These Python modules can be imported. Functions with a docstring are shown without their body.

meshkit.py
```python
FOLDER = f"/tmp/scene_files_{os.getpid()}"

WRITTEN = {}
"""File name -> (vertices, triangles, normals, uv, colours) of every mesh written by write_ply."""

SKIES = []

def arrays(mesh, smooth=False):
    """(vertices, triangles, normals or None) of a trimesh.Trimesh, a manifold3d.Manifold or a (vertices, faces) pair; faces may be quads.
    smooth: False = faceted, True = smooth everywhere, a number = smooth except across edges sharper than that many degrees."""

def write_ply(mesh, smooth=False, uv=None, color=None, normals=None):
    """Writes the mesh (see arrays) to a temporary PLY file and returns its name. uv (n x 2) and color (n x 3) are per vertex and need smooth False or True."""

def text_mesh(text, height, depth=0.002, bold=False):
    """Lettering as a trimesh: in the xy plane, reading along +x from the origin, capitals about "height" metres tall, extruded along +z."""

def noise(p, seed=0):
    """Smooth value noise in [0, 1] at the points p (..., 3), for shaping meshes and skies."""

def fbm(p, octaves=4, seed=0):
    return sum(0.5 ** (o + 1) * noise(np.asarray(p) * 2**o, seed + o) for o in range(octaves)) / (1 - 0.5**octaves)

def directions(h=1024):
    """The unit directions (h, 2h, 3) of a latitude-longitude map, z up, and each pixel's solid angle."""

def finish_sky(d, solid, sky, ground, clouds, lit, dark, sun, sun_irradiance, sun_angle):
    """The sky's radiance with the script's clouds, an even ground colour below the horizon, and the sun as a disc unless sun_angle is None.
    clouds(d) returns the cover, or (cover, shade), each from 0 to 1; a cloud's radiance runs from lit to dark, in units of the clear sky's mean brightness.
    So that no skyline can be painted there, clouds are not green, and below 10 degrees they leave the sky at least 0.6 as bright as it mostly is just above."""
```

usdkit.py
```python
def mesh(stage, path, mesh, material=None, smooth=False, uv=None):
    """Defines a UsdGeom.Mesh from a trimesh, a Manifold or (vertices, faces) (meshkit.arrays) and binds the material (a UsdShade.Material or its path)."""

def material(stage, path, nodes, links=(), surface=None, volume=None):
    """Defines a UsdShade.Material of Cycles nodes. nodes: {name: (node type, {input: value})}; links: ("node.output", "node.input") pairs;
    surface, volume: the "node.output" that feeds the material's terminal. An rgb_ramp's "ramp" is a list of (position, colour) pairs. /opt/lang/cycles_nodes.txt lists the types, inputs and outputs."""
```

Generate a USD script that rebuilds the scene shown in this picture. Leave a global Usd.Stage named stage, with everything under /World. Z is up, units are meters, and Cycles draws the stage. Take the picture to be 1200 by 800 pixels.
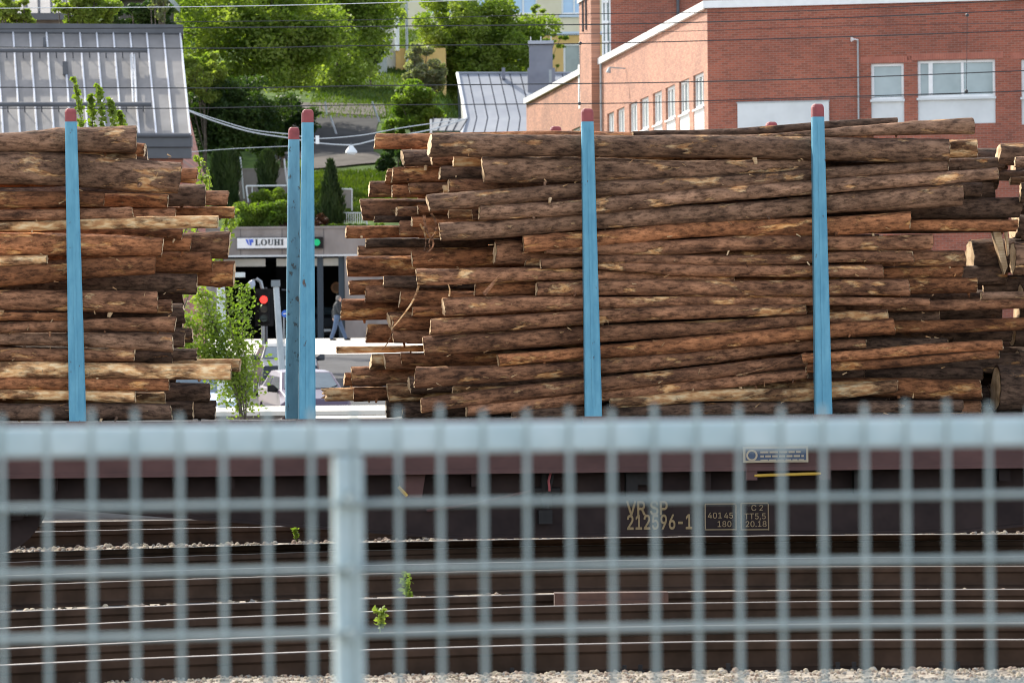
import math, random
import numpy as np, trimesh, manifold3d as m3
from shapely.geometry import Polygon, box as sbox
from pxr import Usd, UsdGeom, UsdLux, UsdShade, Sdf, Gf, Vt
import usdkit, meshkit

stage = Usd.Stage.CreateInMemory()
UsdGeom.SetStageUpAxis(stage, 'Z'); UsdGeom.SetStageMetersPerUnit(stage, 1.0)
UsdGeom.Xform.Define(stage, '/World'); UsdGeom.Scope.Define(stage, '/World/Looks')

# ------------------------------------------------------------------ camera, sky, sun
F = 5400.0                      # focal length in pixels of the 1200 px wide photograph
CAMP = np.array([0.0, 0.0, 1.44])
ROLL, PITCH = 0.009, math.atan(50 / F)
fwd = np.array([0, math.cos(PITCH), math.sin(PITCH)])
up0 = np.array([0, -math.sin(PITCH), math.cos(PITCH)]); rt0 = np.array([1.0, 0, 0])
RT = rt0 * math.cos(ROLL) - up0 * math.sin(ROLL)
UP = np.cross(RT, fwd)
cam = UsdGeom.Camera.Define(stage, '/World/camera')
M = Gf.Matrix4d(*RT, 0, *UP, 0, *(-fwd), 0, *CAMP, 1)
cam.AddTransformOp().Set(M)
cam.CreateHorizontalApertureAttr(36.0); cam.CreateVerticalApertureAttr(24.0)
cam.CreateFocalLengthAttr(36.0 * F / 1200)
cam.CreateFStopAttr(9.8); cam.CreateFocusDistanceAttr(40.5)
cam.CreateExposureAttr(0.9)
cam.CreateClippingRangeAttr(Gf.Vec2f(0.1, 5000))

SUN_EL, SUN_BACK = math.radians(38), math.radians(54)
sd = np.array([-math.cos(SUN_EL) * math.cos(SUN_BACK), math.cos(SUN_EL) * math.sin(SUN_BACK), math.sin(SUN_EL)])
usdkit.material(stage, '/World/Looks/sky_light', {
    's': ('sky_texture', {'sky_type': 'single_scattering', 'sun_disc': False, 'sun_elevation': SUN_EL, 'sun_rotation': math.atan2(sd[0], sd[1]), 'aerosol_density': 1.6}),
    't': ('texture_coordinate', {}), 'm': ('mapping', {'scale': (1.0, 1.0, 2.6)}), 'n': ('noise_texture', {'scale': 2.2, 'detail': 7, 'roughness': .55, 'distortion': .3}),
    'r': ('rgb_ramp', {'ramp': [(.40, (0, 0, 0)), (.62, (1, 1, 1))]}), 'h': ('hsv', {'saturation': .18, 'value': 1.35}), 'x': ('mix_color', {'blend_type': 'mix', 'use_clamp': False}),
    'b': ('background_shader', {'strength': 0.15})}, [('t.generated', 'm.vector'), ('m.vector', 'n.vector'), ('n.fac', 'r.fac'), ('r.color', 'x.fac'), ('s.color', 'x.a'), ('s.color', 'h.color'), ('h.color', 'x.b'), ('x.result', 'b.color')], surface='b.background')
dome = UsdLux.DomeLight.Define(stage, '/World/sky')
UsdShade.MaterialBindingAPI.Apply(dome.GetPrim()).Bind(UsdShade.Material.Get(stage, '/World/Looks/sky_light'))
dome.GetPrim().SetCustomDataByKey('kind', 'structure')
sun = UsdLux.DistantLight.Define(stage, '/World/sun')
sun.CreateIntensityAttr(1.1); sun.CreateAngleAttr(0.5); sun.CreateNormalizeAttr(True); sun.CreateColorAttr(Gf.Vec3f(1.0, 0.93, 0.80))
zax = sd; xax = np.cross([0, 0, 1], zax); xax /= np.linalg.norm(xax); yax = np.cross(zax, xax)
sun.AddTransformOp().Set(Gf.Matrix4d(*xax, 0, *yax, 0, *zax, 0, 0, 0, 60, 1))

# ------------------------------------------------------------------ helpers
Z = np.array([0, 0, 1.0])
def ray(px, py): return fwd + (px - 600) / F * RT + (400 - py) / F * UP
def at(px, py, Y):
    d = ray(px, py); return CAMP + d * (Y / d[1])
def at_z(px, py, z):
    d = ray(px, py); return CAMP + d * ((z - CAMP[2]) / d[2])
def on_plane(px, py, P, n):
    d = ray(px, py); return CAMP + d * (np.dot(P - CAMP, n) / np.dot(d, n))
_used = {}
def numbered(parent, name):
    k = _used.get((parent, name), 0); _used[(parent, name)] = k + 1
    return f'{parent}/{name}' + (f'_{k:03d}' if k else '')
class T:            # a node: path and world offset/frame
    def __init__(s, path, Minv): s.path, s.Minv = path, Minv
WORLD = T('/World', np.eye(4))
def data(prim, **kw):
    for k, v in kw.items():
        if v: prim.SetCustomDataByKey(k, v)
def thing(name, label, cat, loc=(0, 0, 0), group=None, frame=None, kind=None):
    p = numbered('/World', name); x = UsdGeom.Xform.Define(stage, p)
    m = np.eye(4); m[:3, 3] = loc
    if frame is not None: m[:3, :3] = frame
    x.AddTransformOp().Set(Gf.Matrix4d(*m.T.ravel()))
    data(x.GetPrim(), label=label, category=cat, group=group, kind=kind)
    return T(p, np.linalg.inv(m))
class MB:
    def __init__(s): s.v, s.f, s.n = [], [], 0
    def add(s, v, f):
        v = np.asarray(v, float); f = np.asarray(f, int)
        if f.shape[1] == 4: f = np.vstack([f[:, [0, 1, 2]], f[:, [0, 2, 3]]])
        s.v.append(v); s.f.append(f + s.n); s.n += len(v); return s
    def tm(s, m): return s.add(m.vertices, m.faces)
    def man(s, m):
        k = m.to_mesh(); return s.add(k.vert_properties[:, :3], k.tri_verts)
    def hexa(s, c): # 8 corners: bottom 4 ccw, top 4
        return s.add(c, [[3, 2, 1, 0], [4, 5, 6, 7], [0, 1, 5, 4], [1, 2, 6, 5], [2, 3, 7, 6], [3, 0, 4, 7]])
    def box(s, x0, x1, y0, y1, z0, z1):
        return s.hexa([(x0, y0, z0), (x1, y0, z0), (x1, y1, z0), (x0, y1, z0), (x0, y0, z1), (x1, y0, z1), (x1, y1, z1), (x0, y1, z1)])
    def fbox(s, O, a, b, c, a0, a1, b0, b1, c0, c1): # box in a frame
        P = lambda i, j, k: O + a * i + b * j + c * k
        return s.hexa([P(a0, b0, c0), P(a1, b0, c0), P(a1, b1, c0), P(a0, b1, c0), P(a0, b0, c1), P(a1, b0, c1), P(a1, b1, c1), P(a0, b1, c1)])
    def tube(s, pts, r, n=8, cap=True):
        pts = np.asarray(pts, float); r = np.broadcast_to(np.asarray(r, float), len(pts))
        t = np.gradient(pts, axis=0); t /= np.linalg.norm(t, axis=1, keepdims=True)
        ref = np.array([0, 0, 1.0]) if abs(t[0][2]) < .9 else np.array([1.0, 0, 0])
        v = []
        for p, q, rr in zip(pts, t, r):
            u = np.cross(q, ref); u /= np.linalg.norm(u); w = np.cross(u, q)
            a = np.arange(n) * 2 * math.pi / n
            v.append(p + rr * (np.cos(a)[:, None] * u + np.sin(a)[:, None] * w))
        v = np.vstack(v); f = []
        for i in range(len(pts) - 1):
            for j in range(n):
                k = (j + 1) % n; f.append([i * n + j, i * n + k, (i + 1) * n + k, (i + 1) * n + j])
        s.add(v, f)
        if cap:
            for i, o in ((0, 1), (len(pts) - 1, -1)):
                ring = v[i * n:(i + 1) * n]; s.add(np.vstack([ring, pts[i]]), [[j, (j + 1) % n, n][::o] for j in range(n)])
        return s
    def get(s): return np.vstack(s.v), np.vstack(s.f)
    def build(s, name, mat, parent=WORLD, smooth=False, **kw):
        v, f = s.get(); return part(name, (v, f), mat, parent, smooth, **kw)
def part(name, vf, mat, parent=WORLD, smooth=False, **kw):
    v, f = (vf.vertices, vf.faces) if hasattr(vf, 'faces') else vf
    v = np.asarray(v, float) @ parent.Minv[:3, :3].T + parent.Minv[:3, 3]
    p = numbered(parent.path, name)
    m = usdkit.mesh(stage, p, (v, np.asarray(f)), mat, smooth)
    data(m.GetPrim(), **kw)
    return T(p, parent.Minv)
def prism(O, ax, n, poly, thick):
    """polygon in (u along ax, v up) extruded inwards from the outer face at O, outward normal n"""
    m = trimesh.creation.extrude_polygon(poly, thick, engine='earcut')
    v = m.vertices; return O + v[:, :1] * ax + v[:, 1:2] * Z - v[:, 2:3] * n, m.faces[:, ::-1]

# ------------------------------------------------------------------ materials
def L(n): return '/World/Looks/' + n
def pm(name, c1, c2=None, scale=3.0, rough=0.7, metal=0.0, bump=0.0, bscale=None, detail=5, stretch=(1, 1, 1), space='position', spec=0.5, ramp=(0.35, 0.65)):
    nodes = {'p': ('principled_bsdf', {'base_color': c1, 'roughness': rough, 'metallic': metal, 'specular_ior_level': spec})}; links = []
    if c2 is not None or bump:
        src = ('geometry', {}) if space == 'position' else ('texture_coordinate', {})
        out = 'g.position' if space == 'position' else 'g.object'
        nodes |= {'g': src, 'm': ('mapping', {'scale': stretch})}
        links += [(out, 'm.vector')]
    if c2 is not None:
        nodes |= {'n': ('noise_texture', {'scale': scale, 'detail': detail, 'roughness': 0.6}), 'r': ('rgb_ramp', {'ramp': [(ramp[0], c1), (ramp[1], c2)]})}
        links += [('m.vector', 'n.vector'), ('n.fac', 'r.fac'), ('r.color', 'p.base_color')]
    if bump:
        nodes |= {'n2': ('noise_texture', {'scale': bscale or scale * 4, 'detail': 4}), 'b': ('bump', {'strength': 1.0, 'distance': bump})}
        links += [('m.vector', 'n2.vector'), ('n2.fac', 'b.height'), ('b.normal', 'p.normal')]
    return usdkit.material(stage, L(name), nodes, links, surface='p.BSDF')
def emit(name, c, s): return usdkit.material(stage, L(name), {'e': ('emission', {'color': c, 'strength': s})}, [], surface='e.emission')

def bark(name, dark, light, peel, peel_lo, peel_hi):
    N = {'t': ('texture_coordinate', {}), 'o': ('object_info', {}), 'ro': ('vector_math', {'math_type': 'scale', 'vector1': (37, 11, 5)}),
         'ad': ('vector_math', {'math_type': 'add'}),
         'm1': ('mapping', {'scale': (2.2, 6, 6)}), 'n1': ('noise_texture', {'scale': 1.3, 'detail': 6, 'roughness': .65}),
         'r1': ('rgb_ramp', {'ramp': [(.32, dark), (.52, tuple(.5 * (a + b) for a, b in zip(dark, light))), (.68, light)]}),
         'm2': ('mapping', {'scale': (9, 26, 26)}), 'n2': ('noise_texture', {'scale': 1.2, 'detail': 5, 'roughness': .7}),
         'r2': ('rgb_ramp', {'ramp': [(.36, (.30, .25, .22)), (.56, (1.2, 1.08, .99))]}),
         'mu': ('mix_color', {'blend_type': 'multiply', 'fac': 1.0, 'use_clamp': False}),
         'm3': ('mapping', {'scale': (2.6, 8, 8), 'location': (3, 7, 1)}), 'n3': ('noise_texture', {'scale': 1.0, 'detail': 5, 'roughness': .6, 'distortion': .15}),
         'r3': ('rgb_ramp', {'ramp': [(peel_lo, (0, 0, 0)), (peel_hi, (1, 1, 1))]}),
         'n4': ('noise_texture', {'scale': 5.0, 'detail': 4}), 'r4': ('rgb_ramp', {'ramp': [(.35, (peel[0] * .6, peel[1] * .40, peel[2] * .30)), (.5, (peel[0] * .85, peel[1] * .68, peel[2] * .55)), (.66, peel)]}),
         'mx': ('mix_color', {'blend_type': 'mix'}),
         'v': ('voronoi_texture', {'scale': 1.0, 'feature': 'distance_to_edge'}), 'mv': ('mapping', {'scale': (11, 24, 24)}),
         'h1': ('math', {'math_type': 'multiply_add', 'value2': .5}), 'h2': ('math', {'math_type': 'subtract'}),
         'b': ('bump', {'strength': .9, 'distance': .02}),
         'rv': ('map_range', {'from_min': 0, 'from_max': 1, 'to_min': .68, 'to_max': 1.35}),
         'hs': ('hsv', {}), 'p': ('principled_bsdf', {'roughness': .9, 'specular_ior_level': .2})}
    K = [('o.random', 'ro.scale'), ('t.object', 'ad.vector1'), ('ro.vector', 'ad.vector2')]
    for a, b in (('m1', 'n1'), ('m2', 'n2'), ('m3', 'n3'), ('mv', 'v')): K += [('ad.vector', a + '.vector'), (a + '.vector', b + '.vector')]
    K += [('m1.vector', 'n4.vector'), ('n1.fac', 'r1.fac'), ('n2.fac', 'r2.fac'), ('r1.color', 'mu.a'), ('r2.color', 'mu.b'), ('n3.fac', 'r3.fac'), ('n4.fac', 'r4.fac'),
          ('r3.color', 'mx.fac'), ('mu.result', 'mx.a'), ('r4.color', 'mx.b'), ('v.distance', 'h1.value1'), ('n2.fac', 'h1.value3'), ('h1.value', 'h2.value1'), ('r3.color', 'h2.value2'),
          ('h2.value', 'b.height'), ('o.random', 'rv.value'), ('rv.result', 'hs.value'), ('mx.result', 'hs.color'), ('hs.color', 'p.base_color'), ('b.normal', 'p.normal')]
    return usdkit.material(stage, L(name), N, K, surface='p.BSDF')
BARK = {'grey': bark('bark_grey', (.078, .046, .030), (.315, .196, .130), (.66, .45, .25), .585, .645),
        'brown': bark('bark_brown', (.078, .039, .023), (.37, .195, .112), (.66, .44, .23), .565, .63),
        'reddish': bark('bark_reddish', (.080, .034, .016), (.43, .195, .092), (.64, .38, .17), .56, .63),
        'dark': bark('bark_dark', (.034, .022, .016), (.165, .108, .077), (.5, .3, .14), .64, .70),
        'peeled': bark('bark_peeled', (.08, .042, .022), (.30, .17, .09), (.74, .54, .31), .42, .52)}
def cutwood(name, a, b):
    N = {'t': ('texture_coordinate', {}), 'w': ('wave_texture', {'wave_type': 'rings', 'rings_direction': 'x', 'scale': 22.0, 'distortion': 2.0, 'detail': 3, 'detail_scale': 2}),
         'r': ('rgb_ramp', {'ramp': [(0, a), (1, b)]}), 'n': ('noise_texture', {'scale': 9, 'detail': 4}), 'r2': ('rgb_ramp', {'ramp': [(.35, (.6, .5, .42)), (.6, (1.05, 1.02, 1))]}),
         'mu': ('mix_color', {'blend_type': 'multiply', 'fac': 1.0, 'use_clamp': False}), 'p': ('principled_bsdf', {'roughness': .85, 'specular_ior_level': .2})}
    return usdkit.material(stage, L(name), N, [('t.object', 'w.vector'), ('w.fac', 'r.fac'), ('t.object', 'n.vector'), ('n.fac', 'r2.fac'), ('r.color', 'mu.a'), ('r2.color', 'mu.b'), ('mu.result', 'p.base_color')], surface='p.BSDF')
CUT = cutwood('sawn_wood', (.60, .42, .24), (.74, .58, .38))
def leafmat(name, c1, c2, trans=.45, tint=(1.0, 1.15, .35)):
    N = {'g': ('geometry', {}), 'n': ('noise_texture', {'scale': .55, 'detail': 3}), 'r': ('rgb_ramp', {'ramp': [(.35, c1), (.65, c2)]}),
         'mr': ('map_range', {'from_min': 0, 'from_max': 1, 'to_min': .6, 'to_max': 1.35}), 'h': ('hsv', {}),
         'tr': ('mix_color', {'blend_type': 'multiply', 'fac': 1.0, 'b': tint, 'use_clamp': False}), 'd': ('principled_bsdf', {'roughness': .55, 'specular_ior_level': .25}), 't': ('translucent_bsdf', {}), 'm': ('mix_closure', {'fac': trans})}
    return usdkit.material(stage, L(name), N, [('g.position', 'n.vector'), ('n.fac', 'r.fac'), ('g.random_per_island', 'mr.value'), ('mr.result', 'h.value'), ('r.color', 'h.color'),
        ('h.color', 'd.base_color'), ('h.color', 'tr.a'), ('tr.result', 't.color'), ('d.BSDF', 'm.closure1'), ('t.BSDF', 'm.closure2')], surface='m.closure')
LEAF = {'lime': leafmat('leaf_lime', (.28, .40, .07), (.52, .60, .16), .6), 'mid': leafmat('leaf_mid', (.17, .30, .05), (.36, .48, .09), .58),
        'dark': leafmat('leaf_dark', (.045, .095, .03), (.11, .18, .05), .45), 'conifer': leafmat('leaf_conifer', (.03, .065, .024), (.075, .125, .036), .2),
        'pale': leafmat('leaf_pale', (.34, .38, .22), (.55, .56, .40), .5), 'near': leafmat('leaf_birch', (.22, .34, .06), (.42, .51, .11), .5),
        'russet': leafmat('leaf_russet', (.12, .05, .03), (.2, .09, .05), .2)}
TRUNK = pm('tree_bark', (.05, .04, .03), (.14, .11, .085), 6, .9, bump=.03)
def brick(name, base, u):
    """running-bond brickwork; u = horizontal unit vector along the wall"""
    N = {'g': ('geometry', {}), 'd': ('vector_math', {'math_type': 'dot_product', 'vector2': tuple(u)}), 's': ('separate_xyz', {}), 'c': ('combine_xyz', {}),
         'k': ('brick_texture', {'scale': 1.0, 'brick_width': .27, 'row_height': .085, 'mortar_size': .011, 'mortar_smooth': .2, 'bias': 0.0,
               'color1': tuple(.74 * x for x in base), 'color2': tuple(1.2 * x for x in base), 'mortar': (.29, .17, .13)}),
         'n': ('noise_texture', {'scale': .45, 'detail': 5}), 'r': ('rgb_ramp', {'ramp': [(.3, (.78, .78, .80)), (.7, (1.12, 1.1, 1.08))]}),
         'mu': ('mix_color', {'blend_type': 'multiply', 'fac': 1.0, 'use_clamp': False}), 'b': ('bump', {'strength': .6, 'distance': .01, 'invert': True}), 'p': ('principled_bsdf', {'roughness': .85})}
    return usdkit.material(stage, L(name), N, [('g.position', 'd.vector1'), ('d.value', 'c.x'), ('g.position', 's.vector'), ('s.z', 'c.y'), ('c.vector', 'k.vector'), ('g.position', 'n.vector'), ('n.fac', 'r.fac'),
        ('k.color', 'mu.a'), ('r.color', 'mu.b'), ('mu.result', 'p.base_color'), ('k.fac', 'b.height'), ('b.normal', 'p.normal')], surface='p.BSDF')

def stakepaint(name, a, b, chip, wear):
    N = {'g': ('geometry', {}), 'm': ('mapping', {'scale': (1, 1, .28)}), 'n': ('noise_texture', {'scale': 9.0, 'detail': 6, 'roughness': .65}), 'r': ('rgb_ramp', {'ramp': [(.3, a), (.7, b)]}),
         'c': ('noise_texture', {'scale': 17.0, 'detail': 5, 'roughness': .7}), 'mc': ('mapping', {'scale': (1, 1, .55)}), 'rc': ('rgb_ramp', {'ramp': [(wear, (0, 0, 0)), (wear + .035, (1, 1, 1))]}),
         'x': ('mix_color', {'blend_type': 'mix', 'b': chip}), 'bp': ('bump', {'strength': .7, 'distance': .004, 'invert': True}), 'p': ('principled_bsdf', {'roughness': .5})}
    return usdkit.material(stage, L(name), N, [('g.position', 'm.vector'), ('m.vector', 'n.vector'), ('n.fac', 'r.fac'), ('g.position', 'mc.vector'), ('mc.vector', 'c.vector'), ('c.fac', 'rc.fac'), ('rc.color', 'x.fac'), ('r.color', 'x.a'), ('x.result', 'p.base_color'), ('rc.color', 'bp.height'), ('bp.normal', 'p.normal')], surface='p.BSDF')
STAKE_BLUE = stakepaint('stake_blue_paint', (.05, .215, .32), (.115, .33, .44), (.085, .055, .045), .66)
STAKE_DIRTY = stakepaint('stake_blue_weathered', (.06, .20, .28), (.12, .33, .44), (.05, .08, .09), .60)
STAKE_RED = pm('stake_red_paint', (.17, .028, .032), (.27, .05, .052), 9, .6)
MAROON = pm('wagon_maroon', (.058, .026, .023), (.085, .039, .034), 2.0, .6, spec=.25, bump=.003, bscale=12, stretch=(1, 1, 1.6))
MAROON_DARK = pm('wagon_underframe', (.019, .0125, .012), (.034, .022, .020), 2.5, .8, spec=.15, bump=.004, bscale=10)
BLACK = pm('black_iron', (.010, .009, .009), (.02, .017, .016), 6, .75, spec=.25)
TAN = pm('tan_lettering', (.20, .135, .062), (.27, .185, .09), 20, .8)
YELLOW = pm('yellow_paint', (.38, .22, .02), (.46, .28, .035), 8, .5)
PLATE_BLUE = pm('plate_dark_blue', (.03, .05, .09), None, rough=.5)
PLATE_TAN = pm('plate_cream', (.33, .265, .18), None, rough=.5)
RAIL_RUST = pm('rail_rust', (.026, .0155, .010), (.052, .031, .021), 3, .9, spec=.12, bump=.003, bscale=30)
RAIL_SHINE = pm('rail_polished_top', (.34, .30, .26), (.25, .215, .185), 2, .48, 0.9, stretch=(.3, .3, .3))
CONCRETE = pm('pale_concrete', (.44, .41, .36), (.58, .55, .49), .8, .9, bump=.006, bscale=20)
SLEEPER = pm('sleeper_concrete', (.26, .24, .21), (.38, .35, .31), 2.5, .9, bump=.006, bscale=25)
GALV = pm('galvanised_steel', (.35, .45, .475), (.44, .53, .55), 14, .5, 0.35, space='position', bump=.0006, bscale=60)
WIREMAT = pm('galvanised_wire', (.225, .285, .29), (.28, .335, .335), 14, .5, 0.35, bump=.0004, bscale=80)
ASPHALT = pm('asphalt', (.070, .070, .073), (.10, .10, .105), 1.2, .95, bump=.004, bscale=30, spec=.1)
PAVING = pm('pale_paving', (.42, .40, .37), (.54, .52, .48), .6, .9, bump=.004, bscale=12)
GROUND = pm('ballast_ground', (.12, .10, .085), (.30, .255, .21), 9, .95, bump=.03, bscale=26, spec=.1)
GARAGE_WALL = pm('retaining_concrete', (.20, .175, .16), (.29, .26, .24), .7, .9, bump=.01, bscale=10, stretch=(1.4, 1, .5))
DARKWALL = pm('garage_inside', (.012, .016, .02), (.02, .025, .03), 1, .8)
WHITE = pm('white_paint', (.72, .72, .71), (.80, .80, .79), 3, .5)
OFFWHITE = pm('panel_off_white', (.55, .57, .57), (.64, .66, .66), .9, .6)
GREYMETAL = pm('grey_painted_steel', (.30, .33, .34), (.38, .41, .42), 4, .5, .2)
def pane(name, c, c2=None, sc=.25): # reflective window glass over a dim room
    return pm(name, c, c2, sc, .06, 0.0, spec=.9, stretch=(1, 1, 1))
PANE = pane('window_pane', (.10, .14, .14), (.22, .27, .26), .5)
PANE_BLUE = pane('window_pane_sky', (.30, .46, .66), (.36, .54, .74), .4)
ROOF_GREY = pm('sheet_roof_grey', (.20, .188, .178), (.275, .26, .248), .8, .5, .1, bump=.006, bscale=3)
ROOF_BLUE = pm('sheet_roof_blue_grey', (.25, .272, .315), (.315, .335, .375), .6, .6, .0, spec=.3, bump=.006, bscale=3)
DARKGREY = pm('dark_grey_sheet', (.06, .062, .07), (.085, .088, .098), 1, .5)
# ------------------------------------------------------------------ ground
def zs(Y): return float(np.interp(Y, [-60, 62, 103, 110, 189, 204, 400], [-.24, -.24, 0.0, .29, 3.38, 3.45, 3.6]))
def sheet(name, xs, ys, hf, mat, smooth=True, **kw):
    X, Yy = np.meshgrid(xs, ys); H = hf(X, Yy); v = np.stack([X, Yy, H], -1).reshape(-1, 3); n = len(xs)
    f = [[j * n + i, j * n + i + 1, (j + 1) * n + i + 1, (j + 1) * n + i] for j in range(len(ys) - 1) for i in range(n - 1)]
    f = np.array(f); f = np.vstack([f[:, [0, 1, 2]], f[:, [0, 2, 3]]])
    return part(name, (v, f), mat, smooth=smooth, **kw)
ZS = np.vectorize(zs)
sheet('ground', np.r_[-450, -300, -120, np.linspace(-60, 60, 25), 120, 300, 450], np.r_[-250, -120, -40, np.linspace(0, 104, 27), np.linspace(108, 206, 15), 300, 500, 720],
      lambda x, y: ZS(y) - .02 - .0 * x, GROUND, kind='structure')
# ballast bed near the tracks, with relief
rs = np.random.RandomState(4)
def ballast_h(x, y):
    p = np.stack([x * 9, y * 9, 0 * x], -1); shoulder = np.interp(y, [14, 22.0, 24.6, 25.3, 26, 40, 42, 52, 55], [-.21, -.16, -.115, -.165, -.20, -.195, -.17, -.16, -.23])
    return shoulder + .022 * (meshkit.noise(p, 3) - .5) + .018 * (meshkit.noise(p * 2.3, 5) - .5)
sheet('ballast_bed', np.linspace(-9, 9, 181), np.r_[np.linspace(14, 22, 17), np.linspace(22.1, 25.6, 71), np.linspace(25.7, 55, 240)], ballast_h, pm('ballast_bed_stone', (.17, .14, .11), (.40, .34, .265), 14, .95, bump=.02, bscale=45), smooth=False, kind='structure')
# loose stones
def stone(seed):
    m = trimesh.creation.icosphere(1, 1.0); r = np.random.RandomState(seed)
    v = m.vertices * r.uniform(.6, 1.1, 3); v = v * (1 + .45 * (meshkit.noise(v * 1.7 + seed * 9.3, seed)[:, None] - .5)); return v, m.faces
st = thing('ballast_stones', 'grey and tan crushed stones lying loose between the rails', 'gravel', (0, 0, 0), kind='stuff')
SM = [pm('stone_tan', (.23, .185, .125), (.37, .305, .215), 8, .9), pm('stone_grey', (.16, .145, .125), (.29, .26, .22), 8, .9), pm('stone_brown', (.17, .115, .08), (.29, .21, .15), 8, .9)]
pi_ = UsdGeom.PointInstancer.Define(stage, st.path + '/stone_bed'); protos = []
UsdGeom.Scope.Define(stage, st.path + '/stone_bed/kinds')
for k in range(6):
    p = f'{st.path}/stone_bed/kinds/stone_{k:03d}'; usdkit.mesh(stage, p, stone(k + 1), SM[k % 3]); protos.append(Sdf.Path(p))
pi_.CreatePrototypesRel().SetTargets(protos)
pos, sc = [], []
for (y0, y1, n, lo, hi) in ((22.2, 25.0, 22000, .004, .013), (24.95, 25.35, 1500, .010, .026), (31.9, 35.5, 2600, .012, .034), (37.6, 40.6, 3600, .012, .034), (42.7, 54, 10000, .012, .034), (25.6, 31, 1600, .012, .03)):
    xx = rs.uniform(-1, 1, n) * 6.6; yy = rs.uniform(y0, y1, n); zz = ballast_h(xx, yy); s_ = rs.uniform(lo, hi, n)
    pos.append(np.stack([xx, yy, zz + s_ * .2], 1)); sc.append(s_)
pos = np.vstack(pos); sc = np.hstack(sc); q = rs.normal(size=(len(pos), 4)); q /= np.linalg.norm(q, axis=1, keepdims=True)
pi_.CreatePositionsAttr(Vt.Vec3fArray.FromNumpy(pos.astype(np.float32))); pi_.CreateScalesAttr(Vt.Vec3fArray.FromNumpy(np.repeat(sc[:, None], 3, 1).astype(np.float32)))
pi_.CreateOrientationsAttr(Vt.QuathArray([Gf.Quath(*map(float, a)) for a in q])); pi_.CreateProtoIndicesAttr(Vt.IntArray.FromNumpy(rs.randint(0, 6, len(pos)).astype(np.int32)))

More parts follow.
